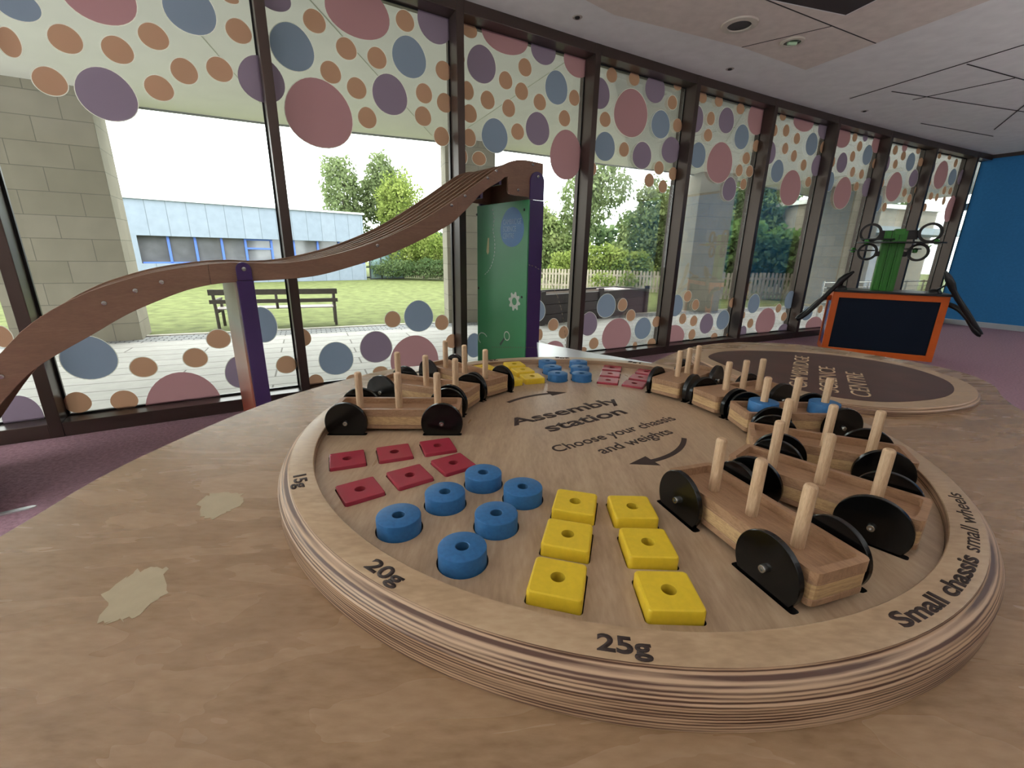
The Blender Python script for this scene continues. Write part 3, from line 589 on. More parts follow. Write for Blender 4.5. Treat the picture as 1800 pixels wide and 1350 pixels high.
# planter
p0 = Vector((.62, 10.9)); p1 = Vector((4.24, 14.09)); d = p1-p0; LP_ = d.length
e = empty('timber_planter', (p0.x, p0.y, GZ), math.atan2(d.y, d.x))
M_sleeper = mat('black stained sleepers', (46, 40, 38), .75, 0, .3, .25, 8)
q = MB()
for k in range(3):
    q.box((LP_/2, .06, .13+.25*k), (LP_, .12, .24)); q.box((LP_/2, 1.14, .13+.25*k), (LP_, .12, .24)); q.box((.06, .6, .13+.25*k), (.12, .96, .24)); q.box((LP_-.06, .6, .13+.25*k), (.12, .96, .24))
q.build('side_boards', M_sleeper, e, bevel=.006)
for x in (.1, LP_/2, LP_-.1): MB().box((x, -.035, .42), (.16, .07, .84)).build('corner_post', M_sleeper, e)
MB().box((LP_/2, .6, .66), (LP_-.3, .9, .1)).build('soil', mat('soil', (56, 44, 34), .95, 0, .1, .3, 20), e)
MB().box((LP_*.78, .5, .735), (.9, .7, .03)).build('lid', mat('pale lid', (170, 150, 150), .6), e)
tag(e, 'long black timber planter box on the terrace behind the purple post', 'planter')

# fences
M_picket = mat('grey weathered pickets', (150, 140, 126), .85, 0, .2, .25, 4)
def fence(p0, p1, h, step, label):
    p0 = Vector(p0); p1 = Vector(p1); d = p1-p0; L = d.length
    e = empty('picket_fence', (p0.x, p0.y, GZ), math.atan2(d.y, d.x)); rnd = random.Random(3)
    q = MB(); x = 0
    while x < L:
        hh = h+rnd.uniform(-.02, .02); w = step*.62; lean = rnd.uniform(-.01, .01)
        q.add([(x, 0, .05), (x+w, 0, .05), (x+w+lean, 0, hh-.03), (x+w/2+lean, 0, hh), (x+lean, 0, hh-.03), (x, .018, .05), (x+w, .018, .05), (x+w+lean, .018, hh-.03), (x+w/2+lean, .018, hh), (x+lean, .018, hh-.03)],
              [[0, 1, 2, 3, 4], [9, 8, 7, 6, 5], [0, 5, 6, 1], [1, 6, 7, 2], [2, 7, 8, 3], [3, 8, 9, 4], [4, 9, 5, 0]]); x += step
    q.build('pickets', M_picket, e)
    for z in (.25, h-.25): MB().box((L/2, .045, z), (L, .05, .09)).build('rail', M_picket, e)
    x = 0
    while x <= L: MB().box((x, .10, h/2), (.09, .09, h)).build('post', M_picket, e); x += 2.4
    tag(e, label, 'fence'); return e
fence((1.0, 23.2), (7.9, 21.4), 1.05, .16, 'grey picket fence behind the black planter')
fence((8.3, 18.6), (13.6, 19.6), 1.15, .19, 'nearer coarse picket fence right of the middle stone column')
fence((-8.3, 31.5), (1.0, 26.5), 1.1, .17, 'distant low fence between the metal building and the purple post')

# vegetation
def leaf_mat(name, c1, c2):
    M = bpy.data.materials.new(name); M.use_nodes = True
    n = M.node_tree; L = n.links; n.nodes.remove(n.nodes['Principled BSDF'])
    t = n.nodes.new('ShaderNodeTexCoord'); nz = n.nodes.new('ShaderNodeTexNoise'); nz.inputs['Scale'].default_value = 1.3; nz.inputs['Detail'].default_value = 6
    L.new(t.outputs['Object'], nz.inputs['Vector']); r = n.nodes.new('ShaderNodeValToRGB')
    r.color_ramp.elements[0].position = .35; r.color_ramp.elements[1].position = .65
    r.color_ramp.elements[0].color = lin(*c1); r.color_ramp.elements[1].color = lin(*c2)
    L.new(nz.outputs['Fac'], r.inputs[0])
    d = n.nodes.new('ShaderNodeBsdfDiffuse'); tt = n.nodes.new('ShaderNodeBsdfTranslucent'); mx = n.nodes.new('ShaderNodeMixShader'); mx.inputs[0].default_value = .4
    L.new(r.outputs[0], d.inputs[0]); L.new(r.outputs[0], tt.inputs[0]); L.new(d.outputs[0], mx.inputs[1]); L.new(tt.outputs[0], mx.inputs[2])
    L.new(mx.outputs[0], n.nodes['Material Output'].inputs[0]); return M
M_birch = leaf_mat('birch leaves', (92, 106, 68), (128, 140, 98))
M_willow = leaf_mat('willow leaves', (102, 120, 72), (142, 152, 100))
M_lime = leaf_mat('lime green leaves', (108, 126, 60), (146, 156, 88))
M_shrub = leaf_mat('broad shrub leaves', (70, 100, 54), (116, 140, 82))
M_deep = leaf_mat('deep green leaves', (76, 96, 62), (110, 126, 86))
M_bark = mat('grey bark', (110, 104, 92), .9, 0, .1, .3, 6)
def tree(name, x, y, blobs, n, leaf, m, label, cat, trunk=True, droop=0, seed=1):
    """blobs: (dx, dy, z, rx, ry, rz) crowns; n leaves shared among them"""
    rnd = random.Random(seed); e = empty(name, (x, y, GZ)); q = MB()
    vol = [b[3]*b[4]*b[5] for b in blobs]; tot = sum(vol)
    if trunk:
        top = max(b[2]+b[5]*.5 for b in blobs); r0 = .05+top*.016
        t = MB().tube([(0, 0, 0), (rnd.uniform(-.1, .1), 0, top*.4), (rnd.uniform(-.3, .3), 0, top*.75), (rnd.uniform(-.3, .3), 0, top)], [r0, r0*.8, r0*.5, r0*.15], seg=7)
        for b in blobs:
            z0 = max(.6, b[2]-b[5]*1.2)
            t.tube([(0, 0, z0*.7), (b[0]*.5, b[1]*.5, (z0+b[2])/2), (b[0], b[1], b[2])], [r0*.45, r0*.3, r0*.08], seg=5)
        t.build('trunk', M_bark, e)
    vs = []; fs = []
    for b, v in zip(blobs, vol):
        for _ in range(int(n*v/tot)):
            while True:
                p = Vector((rnd.uniform(-1, 1), rnd.uniform(-1, 1), rnd.uniform(-1, 1)))
                if .35 < p.length < 1 and rnd.random() < .35+p.length*.65: break
            # clump the leaves
            k = .18*(math.sin(p.x*9+b[0]*3)+math.sin(p.y*8+1)+math.sin(p.z*10+b[2]))
            p *= 1+k*.5
            c = Vector((b[0]+p.x*b[3], b[1]+p.y*b[4], b[2]+p.z*b[5]))
            if c.z < .03: c.z = abs(c.z)+.03
            s = leaf*rnd.uniform(.6, 1.4)
            u = Vector((rnd.uniform(-1, 1), rnd.uniform(-1, 1), rnd.uniform(-1, 1)-droop)).normalized()
            w = u.cross(Vector((rnd.uniform(-1, 1), rnd.uniform(-1, 1), rnd.uniform(-1, 1)))).normalized()
            o = len(vs); l = s*(1+droop*.8); ww = s*.42/(1+droop*.3)
            vs += [c, c+u*l*.5+w*ww, c+u*l, c+u*l*.5-w*ww]; fs.append([o, o+1, o+2, o+3])
    me = bpy.data.meshes.new('foliage'); me.from_pydata([tuple(v) for v in vs], [], fs); me.materials.append(m)
    f = bpy.data.objects.new('foliage', me); COL.objects.link(f); f.parent = e
    tag(e, label, cat, 'trees and shrubs beyond the lawn'); return e
tree('birch_tree', -12.4, 34, [(0, 0, 5.6, 1.5, 1.5, 2.3), (-.6, 0, 7.2, .9, .9, 1.0), (.4, 0, 3.6, 1.2, 1.2, 1.5)], 5200, .2, M_birch, 'left birch of the pair above the roof of the metal building', 'tree', droop=.5, seed=2)
tree('birch_tree', -9.9, 35, [(0, 0, 5.6, 1.6, 1.5, 2.2), (0, 0, 7.6, .9, .9, 1.1), (1.2, 0, 6.2, 1.0, 1.0, 1.4)], 5600, .2, M_birch, 'right birch of the pair above the roof of the metal building', 'tree', droop=.5, seed=3)
tree('lime_tree', -8.2, 33, [(0, 0, 4.8, 1.7, 1.2, 2.1), (.9, 0, 3.2, 1.3, 1.2, 1.6)], 6000, .17, M_lime, 'yellow green tree in front of the right birch', 'tree', seed=4)
tree('slim_tree', -4.3, 34, [(0, 0, 6.0, .7, .7, 1.2), (-.3, 0, 4.2, .8, .8, 1.4), (.8, .4, 3.2, .9, .9, 1.6)], 2400, .16, M_birch, 'thin sparse tree just left of the half hidden stone column', 'tree', seed=5)
tree('bush', -6.4, 30, [(-1.0, 0, 1.6, 1.3, 1.0, 1.1), (.6, 0, 2.0, 1.2, 1.0, 1.3), (1.6, 0, 1.5, 1.0, 1.0, 1.2)], 6500, .15, M_lime, 'bright bush beyond the lawn left of the half hidden column', 'bush', False, seed=6)
tree('hedge', -6.4, 28.6, [(-1.2, 0, .7, 1.5, .5, .55), (1.2, 0, .75, 1.5, .5, .6)], 3600, .12, M_deep, 'low dull green hedge in front of the bright bush', 'hedge', False, seed=7)
tree('bush', -2.6, 28, [(0, 0, 1.8, 1.2, .9, 1.5), (1.6, 0, 1.4, 1.0, .8, 1.2)], 3600, .15, M_deep, 'dark bush behind the green panel', 'bush', False, seed=20)
tree('willow_bush', 1.9, 26.5, [(0, 0, 2.2, 1.1, 1.0, 1.9), (-.4, 0, 3.6, .6, .6, .9), (1.0, 0, 1.6, .9, .9, 1.3)], 8000, .16, M_willow, 'tall pale willow bush right of the purple post', 'bush', droop=.4, seed=8)
tree('birch_tree', 4.0, 27.5, [(0, 0, 4.6, 1.5, 1.3, 1.9), (1.4, 0, 5.6, 1.4, 1.2, 1.3), (.6, 0, 6.6, 1.2, 1.0, 1.0), (-.6, 0, 3.2, 1.0, 1.0, 1.2)], 5200, .16, M_birch, 'tall thin leaved weeping birch behind the planter', 'tree', droop=.8, seed=9)
tree('willow_tree', 7.2, 26.5, [(0, 0, 2.4, 1.5, 1.1, 2.1), (.6, 0, 4.6, .9, .9, 1.3), (1.6, 0, 3.4, 1.1, 1.0, 1.6)], 9500, .17, M_willow, 'dense pale green willow left of the right stone column', 'tree', droop=.5, seed=10)
tree('grassy_bush', 4.6, 23.6, [(-1.8, 0, 1.0, 1.0, .5, .9), (0, 0, 1.3, 1.2, .5, 1.0), (1.6, 0, 1.1, 1.1, .5, .9)], 7000, .15, M_lime, 'yellow green undergrowth just above the left picket fence', 'bush', False, seed=11)
tree('ivy', 5.2, 21.75, [(-.9, 0, .55, .7, .12, .4), (.3, -.1, .6, .5, .12, .4)], 700, .10, M_lime, 'light green creeper hanging over the left picket fence', 'creeper', False, seed=12)
tree('conifer', 10.3, 24, [(0, 0, 3.2, .9, .9, 1.5), (-.6, 0, 2.0, 1.0, .9, 1.5), (-.2, 0, 4.3, .45, .45, .6)], 5200, .15, M_willow, 'upright pale tree just right of the full view stone column', 'tree', seed=13)
tree('willow_tree', 13.2, 25, [(0, 0, 3.4, 1.8, 1.3, 2.2), (-.6, 0, 5.2, 1.3, 1.0, 1.2), (.9, 0, 5.6, 1.0, 1.0, 1.1)], 9500, .17, M_deep, 'big drooping tree between the two right hand stone columns', 'tree', droop=.8, seed=14)
tree('broad_leaf_shrub', 9.6, 20.0, [(0, 0, 1.7, 1.0, .8, 1.2), (.3, 0, 2.6, .8, .7, .8)], 3600, .24, M_shrub, 'broad leaved shrub left of the widest one behind the coarse fence', 'shrub', False, seed=15)
tree('broad_leaf_shrub', 11.4, 20.2, [(0, 0, 1.7, 1.3, .8, 1.1), (.9, 0, 1.6, 1.0, .8, 1.0), (.2, 0, 2.3, .9, .7, .7)], 4600, .24, M_shrub, 'widest broad leaved shrub spilling over the coarse fence', 'shrub', False, seed=16)
tree('tree_belt', 4, 40, [(-4, 0, 2, 4, 1, 2.2), (3, 0, 2.2, 4, 1, 2.4), (10, 0, 2.6, 4, 1, 2.8), (17, 0, 3, 4, 1, 3), (-12, 3, 1.6, 5, 1, 2)], 9000, .5, M_deep, 'continuous dark line of distant trees on the horizon', 'trees', False, seed=17)
tree('tree_belt', 24, 34, [(-2, 0, 3, 3, 1.5, 3.2), (3, 0, 3, 3, 1.5, 3.4)], 6000, .4, M_deep, 'distant dark trees behind the pale stone house', 'trees', False, seed=18)
tree('tree_belt', -30, 16, [(0, 0, 1.5, 1.5, 3, 1.6), (1, 5, 1.5, 1.5, 3, 1.6)], 4000, .35, M_deep, 'distant trees left of the metal clad building', 'trees', False, seed=19)

# pale stone house on the right
e = empty('stone_house', (14.3, 22.6, GZ), math.radians(18))
MB().prism([(0, 0), (9, 0), (9, 5), (0, 5)], 0, 4.3).build('wall', M_block, e)
MB().prism([(1.0, -1.6), (9, -1.6), (9, 0), (1.0, 0)], 3.0, 3.3).build('canopy', mat('grey canopy', (128, 138, 142), .6), e)
MB().box((4.0, -.03, 1.3), (2.2, .05, 2.3)).build('opening', M_bglass, e)
MB().prism([(-.2, -.2), (9.2, -.2), (9.2, 5.2), (-.2, 5.2)], 4.3, 4.5).build('roof', mat('white coping', (214, 214, 206), .8), e)
tag(e, 'pale stone building with a grey canopy, seen between the last window posts', 'building')
e = empty('brick_building', (16.4, 13.6, GZ), math.radians(-8))
MB().prism([(0, 0), (5, 0), (5, 4), (0, 4)], 0, 3.6).build('wall', block_mat('tan bricks', (150, 122, 84), (138, 110, 76), (120, 104, 84), .24, .08, .008), e)
MB().prism([(-.3, -.3), (5.3, -.3), (5.3, 4.3), (-.3, 4.3)], 3.6, 3.8).build('roof', M_bench, e)
for x in (1.2, 3.2): MB().box((x, -.02, 1.5), (1.1, .05, 1.3)).build('window', M_bglass, e)
tag(e, 'tan brick building seen behind the green column', 'building')
e = empty('terrace_railing', (9.4, 13.6, GZ), math.radians(26))
for k in range(7): MB().box((k*1.2, 0, .55), (.04, .04, 1.1)).build('post', M_chrome, e)
for k in range(7): MB().tube([(0, 0, .15+k*.15), (7.2, 0, .15+k*.15)], .01 if k < 6 else .025, seg=6).build('rail', M_chrome, e)
tag(e, 'steel railing with horizontal wires outside the last windows', 'railing')

# ------------------------------------------------------------------ play table
CX, CY = .1506, .7440
ZR, ZP, ZTB = .722, .709, .677
T = empty('play_table', (CX, CY, 0))
tag(T, 'large wavy edged birch play table filling the foreground', 'table')
def rel(pts, o=(CX, CY)): return [(x-o[0], y-o[1]) for x, y in pts]
key = [(-.52, -.35), (-.60, .05), (-.603, .30), (-.600, .436), (-.611, .561), (-.607, .655), (-.583, .80), (-.547, .93), (-.50, 1.03), (-.44, 1.13), (-.375, 1.22), (-.28, 1.285), (-.12, 1.33), (.08, 1.335), (.25, 1.31), (.40, 1.33), (.50, 1.44), (.60, 1.56), (.72, 1.675), (.86, 1.752), (1.02, 1.775), (1.18, 1.73), (1.30, 1.60), (1.385, 1.45), (1.41, 1.32), (1.36, 1.19), (1.27, 1.08), (1.20, .97), (1.19, .85), (1.22, .70), (1.27, .5), (1.27, .2), (1.15, -.1), (.9, -.35)]
edge = interp(key+[key[0]], 5)[:-1]
EO = rel(edge)
n_ = len(EO)
MB().prism(EO, ZTB-.024, ZTB, 0, None, 1).build('tabletop', [M_table, M_plyedge], T, bevel=.002)
ins = []
for i in range(n_):
    a = Vector(EO[i-1]); b = Vector(EO[(i+1) % n_]); t = (b-a).normalized(); ins.append((EO[i][0]-t.y*.0, EO[i][1]))
ctr = Vector((.25, .0))
MB().prism([(ctr.x+(x-ctr.x)*.80, ctr.y+(y-ctr.y)*.80) for x, y in EO], .0, ZTB-.024).build('plinth', mat('white plinth laminate', (196, 190, 182), .5), T)
# worn pale patches where the lacquer has gone
def blob(cx, cy, pts, name='worn_patch'):
    me = flat_mesh(name, [[(x, y) for x, y in pts]], .0003)
    return place_mesh(name, me, M_worn, T, (0, 0, ZTB))
M_worn = mat('bare worn veneer', (176, 160, 130), .55, 0, .4, .05, 60)
def jag(pts, amp, seed):
    r = random.Random(seed); out = []
    for i in range(len(pts)):
        a = Vector(pts[i-1]); b = Vector(pts[i])
        for k in range(5):
            p = a.lerp(b, k/5); out.append((p.x+r.uniform(-amp, amp), p.y+r.uniform(-amp, amp)))
    return out
PA = [(-.423, .522), (-.418, .54), (-.4, .546), (-.376, .541), (-.36, .513), (-.368, .496), (-.376, .481), (-.394, .483)]
PB = [(-.374, .319), (-.398, .355), (-.397, .371), (-.398, .384), (-.384, .388), (-.365, .389), (-.341, .353), (-.345, .335), (-.349, .322), (-.36, .318)]
blob(0, 0, jag(rel(PA), .003, 1))
blob(0, 0, jag(rel(PB), .004, 2))

# assembly disc: ring, base plate with pockets and slots
D = empty('assembly_disc', (CX, CY, ZTB))
tag(D, 'round birch assembly station disc with raised lettered rim, standing on the table', 'activity disc')
zt = ZR-ZTB
prof = [(.467, ZP-ZTB-.006), (.467, zt-.001), (.468, zt), (.4965, zt), (.4985, zt-.001), (.499, zt-.0045), (.5005, zt-.006), (.505, zt-.0075), (.5095, zt-.0115), (.512, zt-.0175), (.5125, zt-.019), (.5135, zt-.020), (.5135, .001), (.5125, 0), (.467, 0)]
mis = [1, 0, 0, 0, 1, 1, 1, 1, 1, 1, 1, 1, 1, 1]
MB().lathe(prof, 0, None, 160, True, False, mis).build('rim', [M_ring, M_plyedge], D)
MB().lathe([(0, .004), (.466, .004), (.466, 0), (0, 0)], 0, None, 96, False, False).build('under_board', M_slot, D)
def pol(r, a): a = math.radians(a); return (r*math.cos(a), r*math.sin(a))
def rrect(cx, cy, w, h, rad, ang, n=4):
    out = []
    for sx, sy, a0 in ((1, 1, 0), (-1, 1, 90), (-1, -1, 180), (1, -1, 270)):
        for k in range(n+1):
            a = math.radians(a0+90*k/n); out.append((sx*(w/2-rad)+rad*math.cos(a), sy*(h/2-rad)+rad*math.sin(a)))
    c, s = math.cos(math.radians(ang)), math.sin(math.radians(ang))
    return [(cx+x*c-y*s, cy+x*s+y*c) for x, y in out]
def circ(cx, cy, r, n=36): return [(cx+r*math.cos(2*PI*k/n), cy+r*math.sin(2*PI*k/n)) for k in range(n)]
# weights: (kind, ring position, row, radius, angle)
WT = []
NEARR = (.288, .355, .4225); FARR = (.302, .367, .431)
POS = ('inner end', 'middle', 'rim end')
for kind, a1, a2 in (('yellow', -104.4, -91.0), ('blue', -130.4, -117.8), ('red', -157.6, -144.3)):
    for row, a in (('left', a1), ('right', a2)):
        for k in range(3): WT.append((kind, 'near', row, POS[k], NEARR[k], a))
for kind, a1, a2 in (('yellow', 121.6, 109.7), ('blue', 97.2, 85.8), ('red', 73.5, 61.5)):
    for row, a in (('left', a1), ('right', a2)):
        for k in range(3): WT.append((kind, 'far', row, POS[k], FARR[k], a))
# chassis: (r, angle, dict)
CH = [('small', .3475, -71.3), ('small', .3475, -47.8), ('small', .3475, -24.9), ('small', .358, .3), ('nose', .351, 20.9), ('nose', .350, 43.0),
      ('large', .350, -177.6), ('large', .350, 159.6), ('large', .350, 138.2)]
SPEC = {'small': dict(L=.200, px=(-.055, 0, .055), wx=(-.0615, .0615), wt=.006), 'nose': dict(L=.200, px=(-.046, 0, .046), wx=(-.060, .0615), wt=.009),
        'large': dict(L=.218, px=(-.068, 0, .068), wx=(-.080, .080), wt=.007)}
WO = .0425; HW = .034; WR = .035; WZ = .021
holes = []
for kind, _, _, _, r, a in WT:
    x, y = pol(r, a)
    holes.append(circ(x, y, .0262) if kind == 'blue' else rrect(x, y, .0525 if kind == 'yellow' else .0515, .0525 if kind == 'yellow' else .0515, .004, a))
for kind, r, a in CH:
    c, s = math.cos(math.radians(a)), math.sin(math.radians(a)); x, y = pol(r, a); sp_ = SPEC[kind]
    for wx in sp_['wx']:
        for sy in (1, -1):
            lx, ly = wx, sy*(WO+.0005); holes.append(rrect(x+lx*c-ly*s, y+lx*s+ly*c, .066 if kind == 'large' else .070, sp_['wt']+.004, .003, a))
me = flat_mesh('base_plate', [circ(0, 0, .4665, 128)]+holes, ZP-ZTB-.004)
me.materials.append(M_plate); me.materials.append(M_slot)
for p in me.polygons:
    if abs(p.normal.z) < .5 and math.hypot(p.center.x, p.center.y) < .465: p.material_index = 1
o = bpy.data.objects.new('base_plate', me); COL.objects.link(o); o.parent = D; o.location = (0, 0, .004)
zl = ZP-ZTB
# rim lettering, readable from outside
def rimtext(body, a0, a1, rb, cap, bold, name='rim_lettering'):
    me, x0, x1 = text_mesh(body, bold)
    k = math.radians(a1-a0)*rb/(x1-x0); ky = cap/.73
    for v in me.vertices:
        a = math.radians(a0)+(v.co.x-x0)*k/rb; r = rb-v.co.y*ky
        v.co = Vector((r*math.cos(a), r*math.sin(a), v.co.z))
    return place_mesh(name, me, M_burn, D, (0, 0, zt))
rimtext('25g', -99.7, -94.9, .4925, .0155, .03); rimtext('20g', -125.6, -120.4, .4925, .0155, .03); rimtext('15g', -152.0, -147.7, .4925, .0155, .03)
rimtext('25g', 113.4, 118.0, .4925, .0155, .03); rimtext('20g', 88.4, 93.2, .4925, .0155, .03); rimtext('15g', 64.8, 69.0, .4925, .0155, .03)
rimtext('Small chassis', -69.6, -49.4, .491, .0150, .03); rimtext('small wheels', -47.8, -30.0, .491, .0150, .004)
rimtext('Large chassis', 128.0, 148.0, .491, .0150, .03); rimtext('large wheels', 150.0, 168.0, .491, .0150, .004)
TX = math.radians(32.5)
def platetext(body, u0, u1, perp, cap, bold):
    me, x0, x1 = text_mesh(body, bold)
    k = (u1-u0)/(x1-x0); c, s = math.cos(TX), math.sin(TX)
    for v in me.vertices:
        x = u0+(v.co.x-x0)*k; y = perp+v.co.y*cap/.73
        v.co = Vector((x*c-y*s, x*s+y*c, v.co.z))
    return place_mesh('centre_lettering', me, M_burn, D, (0, 0, zl))
platetext('Assembly', -.128, .143, .070, .034, .022); platetext('station', -.087, .104, .015, .034, .022)
platetext('Choose your chassis', -.128, .160, -.057, .0235, .010); platetext('and weights', -.069, .100, -.098, .0235, .010)
def arrow(r, a0, a1, head, w, hw):
    n = 16; pts = []; am = a1+head
    for k in range(n+1): pts.append(pol(r-w/2, a0+(am-a0)*k/n))
    pts.append(pol(r-hw/2, am)); pts.append(pol(r, a1)); pts.append(pol(r+hw/2, am))
    for k in range(n, -1, -1): pts.append(pol(r+w/2, a0+(am-a0)*k/n))
    return place_mesh('arrow_marking', flat_mesh('arrow_marking', [pts], .0004), M_burn, D, (0, 0, zl))
arrow(.198, 143, 97.8, 12, .0085, .033); arrow(.155, -19.5, -80, 15, .0085, .033)

# weights -------------------------------------------------------------
def bevel_block(w, h, z, rad, ch, hole, mi=0, mh=1):
    """rounded square block with softened edges and a round bore"""
    def ring(ww, rr, zz): return [(x, y, zz) for x, y in rrect(0, 0, ww, ww*h/w, rr, 0, 5)]
    b = MB(); N = 24
    R = [ring(w-2*ch*.4, rad, 0), ring(w, rad, ch*.4), ring(w, rad, z-ch), ring(w-.6*ch, rad, z-.3*ch), ring(w-2*ch, rad, z)]
    n = len(R[0]); vs = [v for r in R for v in r]
    b.add(vs, [[k*n+i, k*n+(i+1) % n, (k+1)*n+(i+1) % n, (k+1)*n+i] for k in range(len(R)-1) for i in range(n)], mi, True)
    return b, R[-1], R[0]
def weight_mesh(kind):
    bore = .0068
    if kind == 'blue':
        z = .0215; r = .0245
        b = MB().lathe([(bore, 0), (r, 0), (r, z-.0016), (r-.0004, z-.0006), (r-.0016, z), (bore+.0006, z), (bore, z-.0006)], 0, None, 48, True, False)
        b.lathe([(bore, z-.0006), (bore, 0)], 1, None, 48, True, False)
        return b
    w, z, ch = (.0500, .0165, .0022) if kind == 'yellow' else (.0495, .0085, .0012)
    b, top, bot = bevel_block(w, w, z, .0042 if kind == 'yellow' else .0025, ch, bore)
    N = len(top); hc = [(bore*math.cos(2*PI*(k+.5)/N), bore*math.sin(2*PI*(k+.5)/N)) for k in range(N)]
    b.add([(x, y, zz) for x, y, zz in top]+[(x, y, z) for x, y in hc], [[i, (i+1) % N, N+(i+1) % N, N+i] for i in range(N)], 0)
    b.add([(x, y, zz) for x, y, zz in bot]+[(x, y, 0) for x, y in hc], [[i, N+i, N+(i+1) % N, (i+1) % N] for i in range(N)], 0)
    b.add([(x, y, z) for x, y in hc]+[(x, y, 0) for x, y in hc], [[i, (i+1) % N, N+(i+1) % N, N+i] for i in range(N)], 1, True)
    return b
proto = {}
MATW = {'yellow': M_yel, 'blue': M_bluew, 'red': M_red}
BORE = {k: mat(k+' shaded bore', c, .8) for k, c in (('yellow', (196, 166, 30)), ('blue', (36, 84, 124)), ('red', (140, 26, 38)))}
NAME = {'yellow': 'square_weight', 'blue': 'round_weight', 'red': 'square_weight'}
DES = {'yellow': 'thick yellow square weight', 'blue': 'blue round weight', 'red': 'thin red square weight'}
GRAM = {'yellow': '25g', 'blue': '20g', 'red': '15g'}
for kind in ('yellow', 'blue', 'red'):
    proto[kind] = weight_mesh(kind)
rndw = random.Random(5)
first = {}
for kind, side, row, pos, r, a in WT:
    x, y = pol(r, a)
    if kind not in first:
        o = first[kind] = proto[kind].build(NAME[kind], [MATW[kind], BORE[kind]])
    else:
        o = first[kind].copy(); COL.objects.link(o)
    o.location = (CX+x, CY+y, ZP-.0035); o.rotation_euler = (0, 0, math.radians(a)+rndw.uniform(-.015, .015))
    tag(o, '%s, %s of %s row by the %s %s lettering' % (DES[kind], pos, row, side, GRAM[kind]), 'weight', '%s weights on the %s side of the disc' % (kind, side))

# chassis ---------------------------------------------------------------
def chassis(kind):
    sp_ = SPEC[kind]; L = sp_['L']
    e = empty('toy_car_chassis')
    zb, zt2, deck = .006, .041, .031
    out = rrect(0, 0, L, 2*HW, .007, 0, 3)
    b = MB()
    # stacked ply layers: dark bottom, pale core, dark top tray
    def shell(z0, z1, m_, sc=0): b.prism([(x, y) for x, y in rrect(0, 0, L-sc, 2*HW-sc, .007, 0, 3)], z0, z1, m_)
    shell(zb, zb+.007, 0); shell(zb+.007, deck-.003, 1, .0008)
    if kind == 'nose':
        x0 = -.010; 
        b.prism([(x, y) for x, y in rrect(0, 0, L, 2*HW, .007, 0, 3)], deck-.003, deck, 0)
        b.prism([(x, y) for x, y in rrect((-L/2+x0)/2, 0, x0+L/2, 2*HW, .006, 0, 3)], deck, zt2-.001, 0)
        inner = rrect((L/2+x0)/2-.003, 0, L/2-x0-.008, 2*HW-.014, .004, 0, 3)
        rim = [(x0, -HW), (L/2-.006, -HW), (L/2, -HW+.006), (L/2, HW-.006), (L/2-.006, HW), (x0, HW)]
    else:
        b.prism([(x, y) for x, y in rrect(0, 0, L, 2*HW, .007, 0, 3)], deck-.003, deck, 0)
        inner = rrect(0, 0, L-.015, 2*HW-.014, .004, 0, 3); rim = out
    body = b.build('body', [M_oak, M_oakside], e, bevel=.0008)
    me = flat_mesh('tray_rim', [rim, inner], zt2-deck); place_mesh('tray_rim', me, M_oak, e, (0, 0, deck))
    rp_ = .0062; fl = []
    for i in range(40):
        rr = rp_*(1 if i % 4 < 2 else .955); t = 2*PI*i/40; fl.append((rr*math.cos(t), rr*math.sin(t)))
    for k, px in enumerate(sp_['px']):
        h = .0665 if kind != 'nose' else .068; z0 = deck if not (kind == 'nose' and px < -.01) else zt2-.001
        top = .031+h-z0
        q = MB(); n = 40
        lev = [(1, 0), (1, top-.0035), (.9, top-.0014), (.62, top)]
        vs = [(x*f, y*f, z) for f, z in lev for x, y in fl]
        q.add(vs, [[j*n+i, j*n+(i+1) % n, (j+1)*n+(i+1) % n, (j+1)*n+i] for j in range(3) for i in range(n)], 0, True)
        q.add(vs[3*n:], [list(range(n))], 0)
        o = q.build('peg', M_peg, e, auto=False); o.location = (px, 0, z0)
    for wx in sp_['wx']:
        for sy in (1, -1):
            T2 = Matrix.Rotation(-PI/2*sy, 4, 'X'); t = sp_['wt']
            w = MB().lathe([(0, -t/2), (WR-.0007, -t/2), (WR, -t/2+.0007), (WR, t/2-.0007), (WR-.0007, t/2), (0, t/2)], 0, T2, 56, True, False).build('wheel', M_wheel, e)
            w.location = (wx, sy*WO, WZ)
            bl = MB().lathe([(0, t/2+.0015), (.0019, t/2+.0015), (.0019, t/2+.0045), (.0034, t/2+.0045), (.0040, t/2+.0036), (.0040, t/2+.0002), (0, t/2+.0002)], 0, T2, 20, True, False)
            bl.lathe([(0, -t/2-.0001), (.003, -t/2-.0001), (.003, -.0045), (0, -.0045)], 0, T2, 12, True, False)
            bl.build('bolt', M_chrome, w)
    return e
CL = {0: 'small toy car chassis nearest the viewer, beside the near yellow weights', 1: 'small toy car chassis second from the viewer on the right side', 2: 'small toy car chassis third from the viewer, just in front of the blue loaded one',
      3: 'small toy car chassis carrying two blue round weights on its pegs', 4: 'solid nosed toy car chassis just behind the one with blue weights', 5: 'solid nosed toy car chassis furthest away, beside the far red weights',
      6: 'large toy car chassis beside the near red weights, frontmost on the left', 7: 'large toy car chassis in the middle of the three on the left', 8: 'large toy car chassis beside the far yellow weights'}
pc = {}
for i, (kind, r, a) in enumerate(CH):
    if kind not in pc: o = pc[kind] = chassis(kind)
    else: o = copy_tree(pc[kind])
    x, y = pol(r, a)
    # the tray end of the solid nosed ones points outward
    o.location = (CX+x, CY+y, ZP); o.rotation_euler = (0, 0, math.radians(a))
    tag(o, CL[i], 'toy car', 'toy car chassis standing in the slots of the disc')
cx_, cy_ = pol(CH[3][1], CH[3][2])
